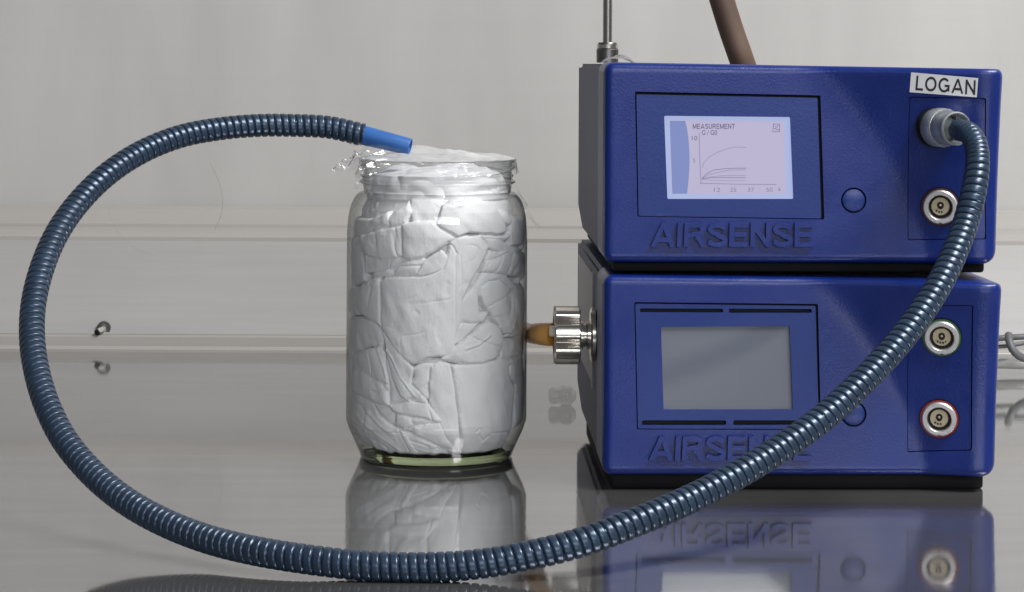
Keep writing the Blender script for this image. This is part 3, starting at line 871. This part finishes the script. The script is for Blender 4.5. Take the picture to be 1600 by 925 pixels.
# cables at the right
def cable(pxs, r, mat, label, Y=None):
    P = [at_y(x, y, yy) for x, y, yy in pxs]
    P = [Vector((p.x, p.y, max(p.z, r))) for p in P]
    o = sweep(catmull(P, 12), r, mat, 'grey_cable', None, 16, 0.003)
    tag(o, label, 'cable', 'grey cables behind the boxes')
cable([(1480, 540, 1.60), (1540, 531, 1.62), (1565, 528, 1.63), (1600, 526, 1.63), (1660, 522, 1.64)], 0.0020, M['cable'], 'uppermost of the dark grey cables emerging right of the boxes')
cable([(1480, 545, 1.61), (1540, 542, 1.63), (1570, 541, 1.635), (1590, 538, 1.64), (1640, 528, 1.64)], 0.0014, M['cable'], 'thin dark cable just under the uppermost cable')
cable([(1510, 566, 1.64), (1565, 568, 1.645), (1600, 569, 1.645), (1680, 566, 1.65)], 0.0034, M['cable2'], 'thick light grey cable lying lowest along the foot of the wall')
cable([(1576, 523, 1.62), (1577, 533, 1.615), (1582, 546, 1.612), (1592, 556, 1.612), (1606, 561, 1.615), (1650, 562, 1.62)], 0.0026, M['cable'], 'short grey cable loop bending down over the others')

# ------------------------------------------------------------------ jar
JY = 1.292
JX = at_y(682.5, 500, JY).x
SC = JY/F
def jz(y): return HC - (y-97)*SC
RB = 141*SC
jar = empty('glass_jar', (JX, JY, 0.0), label='tall clear glass jar packed with a crumpled white sheet', cat='jar')
zt = jz(250.5)
prof = [(0.0360, 0.0030), (0.0385, 0.0002), (0.0398, 0.0010), (0.0405, 0.0035), (0.0425, 0.0080), (0.0455, 0.0145), (RB-0.0006, 0.0180), (RB, 0.0200), (RB, 0.0215), (RB, 0.060), (RB, 0.090), (RB, 0.1105)]
for k in range(10):       # shoulder
    t = k/9
    prof.append((RB - (RB-0.0387)*(1-math.cos(t*PI/2))**1.25, 0.112 + (jz(300)-0.112)*math.sin(t*PI/2)))
zn = jz(300)
prof += [(0.0386, zn+0.0006), (0.0388, jz(291))]
neck = []
nn = 46
for k in range(nn+1):
    t = k/nn
    neck.append((0.0390, jz(291) + (zt-0.0015-jz(291))*t))
prof += neck
prof += [(0.0402, zt-0.0012), (0.0404, zt-0.0004), (0.0400, zt), (0.0390, zt+0.0001), (0.0383, zt-0.0006)]
zA, zB = jz(291), zt
def neckr(r, h, t):
    if h < zA-0.0001 or h > zt-0.0014: return r
    g = lambda d, w: math.exp(-(d/w)**2)
    out = r + 0.0021*g(h-jz(284.5), 0.0011)          # transfer bead
    for s in range(4):                               # four slanting thread starts
        ph = ((t - s*PI/2) % (2*PI))
        if ph < PI*0.62:
            e = min(1, ph/0.2, (PI*0.62-ph)/0.2)
            out += 0.0019*e*g(h-(jz(277) + 0.0068*ph/(PI*0.62)), 0.0009)
    return out
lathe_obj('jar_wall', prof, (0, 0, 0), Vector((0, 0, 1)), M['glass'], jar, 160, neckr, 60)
lathe_obj('jar_base', [(0.0, 0.0012), (0.0355, 0.0012), (0.0375, 0.0004), (0.0390, 0.0010), (0.0397, 0.0032), (0.0405, 0.0052), (0.0385, 0.0056), (0.0330, 0.0050), (0.0, 0.0050)], (0, 0, 0), Vector((0, 0, 1)), M['base_glass'], jar, 120, None, 40)

# crumpled sheet in the jar -------------------------------------------------
RC = RB - 0.0016
def cz_map(x, y):
    x = min(max(x, 683-134.5), 683+134.5)
    xx = 683 + (x-683)/139.0*(RC/SC*0.998) if False else x
    th, z = on_cyl(xx, y, JX, JY, RC)
    th = max(-1.5, min(1.5, th))
    return th*RC, z
PATCH = [  # (level mm, thickness mm, tilt toward (x,z), polygon in photo pixels)
 (-1.2, 1.6, (0, .03), [(548, 345), (575, 343), (600, 332), (607, 355), (585, 364), (564, 369), (545, 372)]),
 (-1.0, 1.5, (0, 0), [(598, 342), (630, 316), (640, 330), (632, 350), (618, 356), (606, 358)]),
 (-1.8, 1.5, (0, 0), [(632, 310), (690, 300), (700, 330), (690, 348), (640, 350)]),
 (-1.2, 1.4, (.02, 0), [(545, 372), (562, 371), (563, 400), (570, 440), (550, 460), (545, 420)]),
 (-.9, 1.2, (0, .02), [(566, 396), (596, 404), (618, 401), (636, 406), (610, 418), (584, 425), (568, 426)]),
 (-.6, 1.3, (0, .01), [(580, 427), (610, 419), (634, 408), (662, 403), (664, 412), (652, 431), (618, 433), (582, 434)]),
 (0.0, 1.5, (-.02, 0), [(563, 368), (600, 358), (627, 352), (627, 400), (618, 402), (596, 406), (570, 398), (562, 385)]),
 (0.1, 1.5, (0, .02), [(626.5, 352), (650, 347), (674, 347), (700, 362), (716, 373), (690, 386), (660, 403), (640, 407), (627, 402)]),
 (-.3, 1.3, (0, .02), [(650, 430), (662, 408), (690, 391), (700, 401), (693, 421), (668, 430)]),
 (-.1, 1.4, (.02, 0), [(552, 462), (560, 447), (577, 436), (592, 434), (595, 460), (595, 512), (577, 500), (565, 493), (552, 495)]),
 (0.2, 1.7, (0, 0), [(592, 440), (600, 434), (664, 432), (692, 421), (699, 402), (701, 390), (704, 380), (714, 371), (750, 368), (765, 386), (757, 403), (750, 421), (736, 441), (724, 468), (722, 500), (712, 528), (711, 555), (690, 557), (668, 559), (654, 567), (645, 569), (630, 560), (612, 541), (596, 513)]),
 (-.6, 1.8, (0, 0), [(778, 342), (800, 330), (809, 345), (800, 353), (787, 350)]),
 (0.5, 2.4, (0, .03), [(682, 349), (692, 322), (720, 310), (750, 309), (778, 322), (792, 350), (795, 361), (785, 366), (755, 364), (735, 363), (715, 369), (700, 361)]),
 (-.5, 1.4, (0, 0), [(700, 362), (716, 369), (760, 366), (792, 367), (800, 362), (803, 370), (790, 378), (765, 376), (745, 367), (714, 371)]),
 (0.1, 2.0, (0, 0), [(798, 365), (803, 342), (812, 344), (819, 360), (819, 385), (810, 391), (801, 383)]),
 (-.9, 1.3, (0, 0), [(755, 370), (785, 373), (806, 383), (816, 397), (795, 400), (768, 388)]),
 (-.7, 1.2, (.02, 0), [(760, 405), (768, 392), (782, 396), (798, 391), (776, 405), (762, 410)]),
 (-.2, 1.5, (-.01, 0), [(760, 409), (776, 407), (797, 392), (819, 402), (819, 446), (812, 442), (795, 430), (755, 425)]),
 (-.8, 1.4, (0, 0), [(742, 446), (756, 427), (775, 427), (796, 431), (806, 442), (816, 457), (800, 452), (782, 436), (766, 439), (752, 450), (748, 470), (742, 470)]),
 (-.5, 1.4, (0, 0), [(722, 505), (723, 470), (742, 445), (754, 434), (750, 455), (749, 475), (752, 489), (766, 488), (760, 503), (744, 506), (730, 504)]),
 (0.0, 1.8, (0, 0), [(752, 450), (766, 441), (783, 438), (797, 450), (813, 458), (812, 500), (799, 522), (790, 521), (777, 502), (767, 487), (756, 476), (751, 462)]),
 (-.5, 1.3, (0, 0), [(806, 458), (814, 466), (817, 528), (795, 526), (800, 511), (807, 490)]),
 (-.8, 1.3, (0, -.03), [(716, 509), (726, 504), (752, 506), (740, 518), (722, 533), (707, 541), (711, 522)]),
 (0.3, 1.9, (0, 0), [(688, 562), (706, 546), (735, 526), (755, 508), (766, 503), (783, 512), (790, 531), (783, 555), (771, 563), (752, 568), (718, 569), (704, 565)]),
 (-.6, 1.3, (0, 0), [(789, 532), (814, 529), (817, 559), (780, 559)]),
 (-.8, 1.3, (0, 0), [(654, 569), (668, 561), (686, 562), (672, 580), (670, 622), (664, 626), (640, 600), (647, 588), (643, 575)]),
 (-.4, 1.3, (0, 0), [(672, 573), (688, 564), (703, 569), (712, 620), (720, 675), (724, 714), (714, 716), (700, 692), (669, 628), (670, 600)]),
 (0.1, 1.6, (-.01, 0), [(705, 571), (750, 569), (785, 560), (805, 561), (796, 575), (800, 596), (806, 603), (806, 625), (803, 668), (798, 700), (795, 709), (770, 714), (726, 720), (723, 700), (716, 640), (709, 600)]),
 (-.4, 1.3, (0, 0), [(800, 560), (819, 562), (819, 660), (806, 670), (806, 625), (808, 600), (797, 590)]),
 (-.6, 1.3, (.02, .02), [(548, 500), (560, 496), (577, 500), (596, 516), (600, 532), (592, 541), (575, 541), (560, 548), (548, 562)]),
 (-.5, 1.4, (.02, 0), [(548, 585), (552, 562), (562, 549), (590, 541), (599, 549), (604, 590), (605, 600), (580, 592), (562, 578)]),
 (-.3, 1.5, (.01, 0), [(549, 606), (556, 575), (563, 579), (580, 591), (605, 601), (606, 634), (585, 629), (560, 618)]),
 (-.2, 1.4, (0, 0), [(597, 518), (606, 530), (625, 553), (645, 575), (642, 592), (640, 600), (662, 622), (668, 632), (652, 628), (637, 629), (624, 618), (612, 590), (604, 558)]),
 (-.7, 1.2, (0, 0), [(602, 560), (612, 592), (623, 618), (636, 628), (606, 634), (605, 600)]),
 (-.1, 1.4, (0, -.02), [(606, 634), (640, 627), (667, 631), (690, 658), (684, 661), (660, 653), (640, 650), (612, 643)]),
 (-.6, 1.2, (0, 0), [(616, 645), (640, 652), (670, 653), (686, 661), (674, 663), (645, 664), (632, 672), (617, 664)]),
 (-.1, 1.4, (0, 0), [(634, 672), (648, 665), (686, 661), (702, 690), (720, 718), (696, 708), (688, 700), (668, 690), (650, 681)]),
 (-.9, 1.2, (0, 0), [(582, 630), (606, 636), (615, 646), (616, 664), (602, 660), (590, 647)]),
 (-.3, 1.6, (.01, -.01), [(549, 610), (562, 619), (581, 630), (590, 648), (602, 661), (617, 668), (634, 678), (650, 712), (646, 718), (600, 716), (565, 704), (552, 672)]),
 (-.4, 1.5, (0, 0), [(617, 667), (634, 675), (652, 683), (690, 703), (724, 718), (715, 724), (640, 720), (630, 700)]),
]
CREASE = [ # groove (+) or ridge (-) depth mm, width mm, polyline
 (.35, .5, [(712, 395), (711, 450), (712, 520)]), (.25, .5, [(720, 400), (721, 440), (719, 470)]),
 (.5, .5, [(574, 545), (578, 565), (577, 582)]), (-.4, .6, [(588, 542), (594, 560), (603, 590)]),
 (-.5, .6, [(597, 540), (612, 560), (625, 590), (650, 622)]), (.4, .6, [(604, 552), (618, 578), (634, 606)]),
 (-.6, .9, [(553, 640), (572, 665), (600, 690), (618, 708)]), (.5, .9, [(560, 632), (585, 662), (612, 690)]),
 (-.5, 1.0, [(575, 645), (590, 664), (615, 680)]), (.5, .6, [(622, 672), (630, 695), (634, 708)]),
 (-.5, .7, [(728, 545), (748, 538), (764, 524)]), (.35, .5, [(728, 549), (750, 541), (766, 528)]),
 (.7, .5, [(700, 378), (708, 385), (714, 396)]), (-.5, .6, [(750, 370), (758, 380), (764, 390)]),
 (.6, .5, [(594, 446), (593, 460), (594, 505)]), (-.5, .5, [(806, 470), (805, 490), (800, 512)]),
 (.8, .6, [(580, 612), (590, 613), (602, 609)]), (.5, .5, [(745, 675), (751, 670), (753, 678)]),
 (.6, .7, [(752, 682), (757, 690), (764, 683)]), (.4, .6, [(770, 677), (800, 676)]),
 (-.35, .6, [(640, 700), (665, 712), (700, 716)]), (.4, .5, [(668, 706), (690, 703), (716, 707)]),
 (-.3, .5, [(570, 400), (568, 420), (574, 440)]), (.5, .8, [(575, 475), (580, 450)]),
 (.5, 1.4, [(699, 444), (698, 458)]), (.4, 1.4, [(684, 528), (688, 534)]), (.4, 1.0, [(650, 486), (653, 490)]),
 (.4, .6, [(796, 462), (800, 470), (797, 480)]), (.5, .6, [(640, 690), (668, 700)]),
]
NT, NZ = 1000, 400
zlo, zhi = 0.0054, 0.1480
U = np.linspace(-PI, PI, NT, endpoint=False); Zg = np.linspace(zlo, zhi, NZ)
TH, ZZ = np.meshgrid(U, Zg)
AX = TH*RC
def vnoise(x, y, seed=0):
    r = np.random.RandomState(seed); T = r.rand(64, 64)
    xi = np.floor(x).astype(int); yi = np.floor(y).astype(int); fx = x-xi; fy = y-yi
    fx = fx*fx*(3-2*fx); fy = fy*fy*(3-2*fy)
    g = lambda a, b: T[a % 64, b % 64]
    return (g(xi, yi)*(1-fx)+g(xi+1, yi)*fx)*(1-fy)+(g(xi, yi+1)*(1-fx)+g(xi+1, yi+1)*fx)*fy
def seg_dist(X, Y, pts, closed=True):
    d = np.full(X.shape, 1e9); n = len(pts)
    for i in range(n if closed else n-1):
        ax, ay = pts[i]; bx, by = pts[(i+1) % n]
        dx, dy = bx-ax, by-ay; l2 = dx*dx+dy*dy+1e-18
        t = np.clip(((X-ax)*dx+(Y-ay)*dy)/l2, 0, 1)
        d = np.minimum(d, (X-ax-t*dx)**2+(Y-ay-t*dy)**2)
    return np.sqrt(d)
Hgt = np.full(AX.shape, -5.0e-3) + 0.0012*(vnoise(AX*300, ZZ*300, 3)-0.5)
wx = 0.0005*(vnoise(AX*260, ZZ*260, 21)-0.5) + 0.0003*(vnoise(AX*900, ZZ*900, 22)-0.5)
wz = 0.0005*(vnoise(AX*260+9, ZZ*260, 23)-0.5) + 0.0003*(vnoise(AX*900, ZZ*900+5, 24)-0.5)
half = PI*RC
for mirror in (False, True):
    for k, (lev, th, tilt, poly) in enumerate(PATCH):
        pp = [cz_map(x, y) for x, y in poly]
        pp = [((-1.80*RC if x <= 557 else 1.80*RC if x >= 810 else a), z) for (x, y), (a, z) in zip(poly, pp)]
        if mirror: pp = [((half-x) if x > 0 else (-half-x), z) for x, z in pp]
        if mirror and max(a for a, _ in pp)-min(a for a, _ in pp) > half:      # straddles the back seam
            pp = [(a if a > 0 else a+2*half, z) for a, z in pp]
        x0 = min(a for a, _ in pp)-0.001; x1 = max(a for a, _ in pp)+0.001; z0_ = min(b for _, b in pp)-0.001; z1_ = max(b for _, b in pp)+0.001
        for sh in (0, 2*half, -2*half):
            i0, i1 = np.searchsorted(U*RC, [x0-sh, x1-sh]); j0, j1 = np.searchsorted(Zg, [z0_, z1_])
            if i1 <= i0 or j1 <= j0: continue
            X = AX[j0:j1, i0:i1]+sh+wx[j0:j1, i0:i1]; Y = ZZ[j0:j1, i0:i1]+wz[j0:j1, i0:i1]
            d = seg_dist(X, Y, pp); ins = np_inside(pp, X, Y)
            sd = np.where(ins, d, -d) + 0.00040
            cxm = sum(a for a, _ in pp)/len(pp); czm = sum(b for _, b in pp)/len(pp)
            rr_ = (0.0011, 0.0028, 0.0016, 0.0021)[k % 4]
            prof_ = 1.45*th*1e-3*(np.sqrt(np.clip(1-(1-np.clip(sd/rr_, 0, 1))**2, 0, 1)))
            h = -0.5e-3 + lev*1.1e-3 + prof_ - th*1e-3*1.3 + tilt[0]*(X-cxm)*1.2 + tilt[1]*(Y-czm)*1.2 \
                + 0.0007*(1-np.exp(-np.clip(sd, 0, 1)/0.004)) + 0.0010*(vnoise(X*90+k*7, Y*90+k*3, 40+k)-0.5) \
                + 0.0008*(vnoise((X+0.4*Y)*230+k*5, (Y-0.3*X)*130, 90+k)-0.5)
            ca, sa = math.cos(k*1.9), math.sin(k*1.9)
            XA = (X*ca+Y*sa); YA = (-X*sa+Y*ca)
            n1 = vnoise(XA*62+k*3.1, YA*150+k, 120+k); n2 = vnoise(XA*45+k, YA*45+3*k, 160+k)
            fold = np.exp(-((n1-0.5)/0.055)**2)*np.clip((n2-0.42)*4, 0, 1)
            fold = fold*(0.35 if k in (7, 10, 27) else 1.0)
            h = h - 0.0006*fold + 0.0008*np.clip(n1-0.5, 0, 0.2)*np.clip((n2-0.42)*4, 0, 1)
            h = np.where(sd > 0, h, -1)
            Hgt[j0:j1, i0:i1] = np.maximum(Hgt[j0:j1, i0:i1], h)
    if not mirror:
        for dep, wd, pl in CREASE:
            pp = [cz_map(x, y) for x, y in pl]
            d = seg_dist(AX, ZZ, pp, False)
            Hgt -= dep*0.9e-3*np.exp(-(d/(wd*1e-3))**2)
Hgt += 0.00010*(vnoise(AX*1500, ZZ*700, 5)-0.5)
def base_r(z):
    zs = [0.0054, 0.0072, 0.0125, 0.0180, 0.0215, 0.1080, 0.1180, 0.1250, 0.1300, 0.1360, 0.1395, 0.1480]
    rs = [0.0385, 0.0405, 0.0431, RC-0.0006, RC, RC, RC-0.0002, RC-0.0008, RC-0.0018, RC-0.0045, 0.0368, 0.0345]
    return np.interp(z, zs, rs)
up = np.clip((ZZ-0.1350)/0.004, 0, 1)
Hgt = np.maximum(Hgt, -0.0050 + up*(0.0035 + 0.0040*np.abs(vnoise(TH*4+3, ZZ*160, 33)-0.5)))
Rr = base_r(ZZ) + np.minimum(Hgt, 0.0012)
# ragged lower hem
hem = 0.0016*(vnoise(TH*3+5, ZZ*0, 8)) + 0.001*vnoise(TH*11, ZZ*0, 9)
Zr = ZZ + hem*np.exp(-(ZZ-zlo)/0.004)
# lumpy crown closing over the top
V = np.stack([Rr*np.sin(TH), -Rr*np.cos(TH), Zr], -1).reshape(-1, 3)
crown = []
NC = 60
for j in range(1, NC+1):
    t = j/NC
    r = Rr[-1]*(1-t)
    lump = 0.0060*(vnoise((r*np.sin(U)+.1)*75, (r*np.cos(U)+.1)*75, 61)-0.45) + 0.0030*(np.abs(vnoise((r*np.sin(U)+.1)*160, (r*np.cos(U)+.1)*160, 62)-0.5)-0.2)
    z = zhi + 0.0040*math.sin(t*PI/2) + lump*min(1, t*5)
    crown.append(np.stack([r*np.sin(U), -r*np.cos(U), z], -1))
V = np.concatenate([V] + crown)
rows = NZ+NC
ii = np.arange(rows-1)[:, None]*NT; kk = np.arange(NT)[None, :]; k2 = (kk+1) % NT
Q = np.stack([ii+kk, ii+k2, ii+NT+k2, ii+NT+kk], -1).reshape(-1, 4)
me = bpy.data.meshes.new('crumpled_sheet')
me.vertices.add(len(V)); me.vertices.foreach_set('co', V.astype(np.float32).ravel())
me.loops.add(Q.size); me.loops.foreach_set('vertex_index', Q.astype(np.int32).ravel())
me.polygons.add(len(Q)); me.polygons.foreach_set('loop_start', np.arange(0, Q.size, 4, dtype=np.int32))
me.polygons.foreach_set('use_smooth', np.ones(len(Q), bool))
me.materials.append(M['cloth']); me.update(calc_edges=True); me.validate()
clo = bpy.data.objects.new('crumpled_sheet', me); COL.objects.link(clo)
clo.location = (JX, JY, 0)
tag(clo, 'white sheet folded and crumpled to fill the inside of the jar', 'sheet')

# cling film over the mouth --------------------------------------------------
film = empty('cling_film', (JX, JY, zt), label='crinkled clear film stretched over the mouth of the jar', cat='film')
NA = 240
V = []; Fc = []
def fn(a, b, s): return float(vnoise(np.array(a), np.array(b), s))
R0 = 0.0408
rings_ = 22
for j in range(rings_+1):
    t = j/rings_; r = R0*t
    for k in range(NA):
        a = 2*PI*k/NA; x = r*math.sin(a); y = -r*math.cos(a)
        dome = 0.0034*(1-t**2.2) + 0.0030*math.exp(-((x+0.012)**2+(y-0.01)**2)/0.0003)*(1-t**4)
        wr = 0.0020*(fn((x+.1)*170, (y+.1)*170, 71)-0.5) + 0.0014*(fn((x+.1)*60+(y)*120, (y+.1)*330, 72)-0.5)
        V.append((x, y, 0.0006 + dome + wr*(1 if t < 0.97 else 0.3)))
for j in range(rings_):
    for k in range(NA): Fc.append((j*NA+k, j*NA+(k+1) % NA, (j+1)*NA+(k+1) % NA, (j+1)*NA+k))
mesh_obj('stretched_top', V, Fc, M['film'], film, True)
V = []; Fc = []
rows_ = 16
for j in range(rows_+1):
    t = j/rows_
    for k in range(NA):
        a = 2*PI*k/NA
        ln_ = 0.006 + 0.011*fn(a*2.2, 3.3, 73)**2 + 0.008*math.exp(-((a-PI*1.75)/0.3)**2)
        r = R0 + 0.0004 + 0.0022*math.exp(-((t*ln_-0.0095)/0.003)**2)*0.6 + 0.0010*t*(fn(a*9, t*3, 74)) + 0.0004*t*math.sin(a*23+3*t)
        V.append((r*math.sin(a), -r*math.cos(a), 0.0006 - t*ln_))
for j in range(rows_):
    for k in range(NA):
        Fc.append((j*NA+k, j*NA+(k+1) % NA, (j+1)*NA+(k+1) % NA, (j+1)*NA+k))
mesh_obj('film_skirt', V, Fc, M['film_clear'], film, True)
def ribbon(pxs, w, name='film_strip', tw=0.6, par=film):
    P = catmull([Vector(at_y(x, y, Y)) - Vector((JX, JY, zt)) for x, y, Y in pxs], 8)
    V = []; Fc = []
    n = len(P)
    for i, p in enumerate(P):
        t = (P[min(n-1, i+1)]-P[max(0, i-1)]).normalized()
        s = t.cross(Vector((math.sin(i*tw), -1, math.cos(i*tw)))).normalized()
        up = s.cross(t)
        ww = w*(0.5+0.5*math.sin(PI*(i+0.6)/(n+0.2)))
        V += [p - s*ww/2, p + up*ww*0.18*math.sin(i*1.7), p + s*ww/2]
    for i in range(n-1):
        Fc += [(3*i, 3*i+1, 3*i+4, 3*i+3), (3*i+1, 3*i+2, 3*i+5, 3*i+4)]
    return mesh_obj(name, V, Fc, M['film_clear'], par, True)
ribbon([(806, 290, 1.285), (815, 308, 1.28), (822, 318, 1.275), (824, 322, 1.272)], 0.0016, tw=0.2)
ribbon([(808, 296, 1.290), (820, 322, 1.288), (834, 345, 1.286), (845, 357, 1.284)], 0.0022, tw=0.25)
ribbon([(806, 300, 1.288), (822, 334, 1.280), (838, 352, 1.278)], 0.0013, tw=0.4)
ribbon([(572, 246, 1.28), (552, 252, 1.275), (532, 262, 1.27), (516, 268, 1.268)], 0.0040, tw=0.5)
ribbon([(575, 238, 1.28), (558, 240, 1.275), (548, 248, 1.27)], 0.0050, tw=0.8)
ribbon([(566, 262, 1.272), (562, 280, 1.268), (556, 296, 1.266)], 0.0045, tw=0.3)
ribbon([(576, 250, 1.262), (586, 285, 1.256), (578, 305, 1.254)], 0.0060, tw=0.15)
ribbon([(690, 304, 1.250), (702, 316, 1.248), (718, 318, 1.247), (730, 306, 1.248)], 0.0024, tw=0.3)
ribbon([(678, 318, 1.2495), (692, 326, 1.2475), (716, 324, 1.2470), (732, 318, 1.2475)], 0.0016, tw=0.5)
ribbon([(580, 236, 1.262), (566, 250, 1.258), (548, 256, 1.262), (536, 250, 1.266)], 0.0070, tw=0.35)
ribbon([(590, 232, 1.256), (600, 262, 1.250), (596, 290, 1.2495)], 0.0080, tw=0.12)
ribbon([(640, 240, 1.252), (680, 256, 1.2475), (740, 262, 1.2475), (790, 252, 1.258)], 0.0045, tw=0.10)
ribbon([(545, 262, 1.268), (528, 258, 1.266), (520, 268, 1.262)], 0.0028, tw=0.9)
ribbon([(740, 300, 1.2495), (756, 290, 1.250), (770, 300, 1.252), (788, 296, 1.258)], 0.0024, tw=0.4)
ribbon([(512, 196, 1.288), (545, 216, 1.280), (580, 232, 1.275), (625, 239, 1.268)], 0.0075, tw=0.08)

# ------------------------------------------------------------------ hose
hose = empty('corrugated_hose', at_y(1475, 198, 1.177), label='blue grey corrugated hose looping from the upper box over the bench to the jar', cat='hose')
HO = hose.location.copy()
HPX = [(1498, 203, 1.162), (1512, 207, 1.152), (1522, 219, 1.146), (1527, 238, 1.142), (1527, 262, 1.138), (1522, 297, 1.132), (1510, 344, 1.126), (1494, 388, 1.116), (1470, 440, 1.104),
       (1437, 492, 1.092), (1395, 546, 1.079), (1346, 598, 1.066), (1287, 652, 1.052), (1219, 701, 1.038), (1150, 743, 1.024), (1080, 779, 1.012), (1000, 813, 0.999), (915, 845, 0.989),
       (830, 867, 0.984), (740, 882, 0.981), (650, 886.5, 0.981), (560, 883, 0.982), (480, 874, 0.986), (400, 861, 0.996), (320, 841, 1.013), (250, 813, 1.030), (190, 778, 1.048), (140, 735, 1.066),
       (100, 686, 1.083), (73, 632, 1.100), (57, 578, 1.117), (50, 525, 1.134), (53, 470, 1.151), (67, 415, 1.168), (90, 363, 1.186), (124, 315, 1.204), (168, 272, 1.220), (222, 237, 1.237), (282, 213, 1.252), (345, 201, 1.264), (405, 196, 1.272), (460, 196, 1.277), (515, 199, 1.280), (568, 211, 1.281)]
HP = catmull([at_y(x, y, Y) - HO for x, y, Y in HPX], 14)
PITCH = 0.0038
def hr(s, th, L):
    # narrow dark grooves between rounded ribs, wound as a helix
    p = PITCH
    sc = min(s, 0.030)
    ph = ((sc/0.0022 + max(0.0, s-0.030)/p) - th/(2*PI)) % 1.0
    gd = 0.0008 if s < 0.030 else 0.0016
    R = 0.0060 if s > 0.05 else 0.0052 + 0.0008*(s/0.05)
    d = min(ph, 1-ph)
    rib = math.sqrt(max(0.0, 1-(1-min(1, d/0.36))**3.0))
    return R - gd*(1-rib) 
sweep(HP, 0.006, M['hose'], 'hose_body', hose, 30, 0.00032, hr)
# coupling at the box
a = at_y(1466, 199, 1.181) - HO; b = at_y(1497, 201, 1.163) - HO
ax = (b-a).normalized(); Lc = (b-a).length
lathe_obj('coupling_nut', [(0.0, -0.002), (0.0088, -0.002), (0.0093, -0.0010), (0.0093, 0.0062), (0.0088, 0.0072), (0.0080, 0.0074), (0.0, 0.0074)], a, ax, M['coupling'], hose, 44,
          rfun=lambda r, h, t: r*(1+0.012*math.cos(20*t)) if r > 0.0085 else r)
lathe_obj('coupling_sleeve', [(0.0084, 0.0070), (0.0087, 0.0078), (0.0082, 0.0120), (0.0078, 0.0165), (0.0080, 0.0175), (0.0074, 0.0182), (0.0068, 0.0175), (0.0064, 0.0090)], a, ax, M['coupling'], hose, 44)
lathe_obj('wall_ring', [(0.0, -0.0016), (0.0094, -0.0016), (0.0098, -0.0026), (0.0098, -0.004)], a, ax, M['black'], hose, 40)
# blue end sleeve
a = at_y(566, 211, 1.281) - HO; b = at_y(641, 229.5, 1.277) - HO
L = (b-a).length
lathe_obj('blue_end_sleeve', [(0.0040, 0.0), (0.0050, 0.0), (0.0051, 0.0006), (0.0044, L-0.0008), (0.0042, L), (0.0034, L), (0.0032, L-0.006), (0.0, L-0.006)], a, (b-a), M['sleeve'], hose, 40)
print('hose length', resample(HP, 0.01)[1])
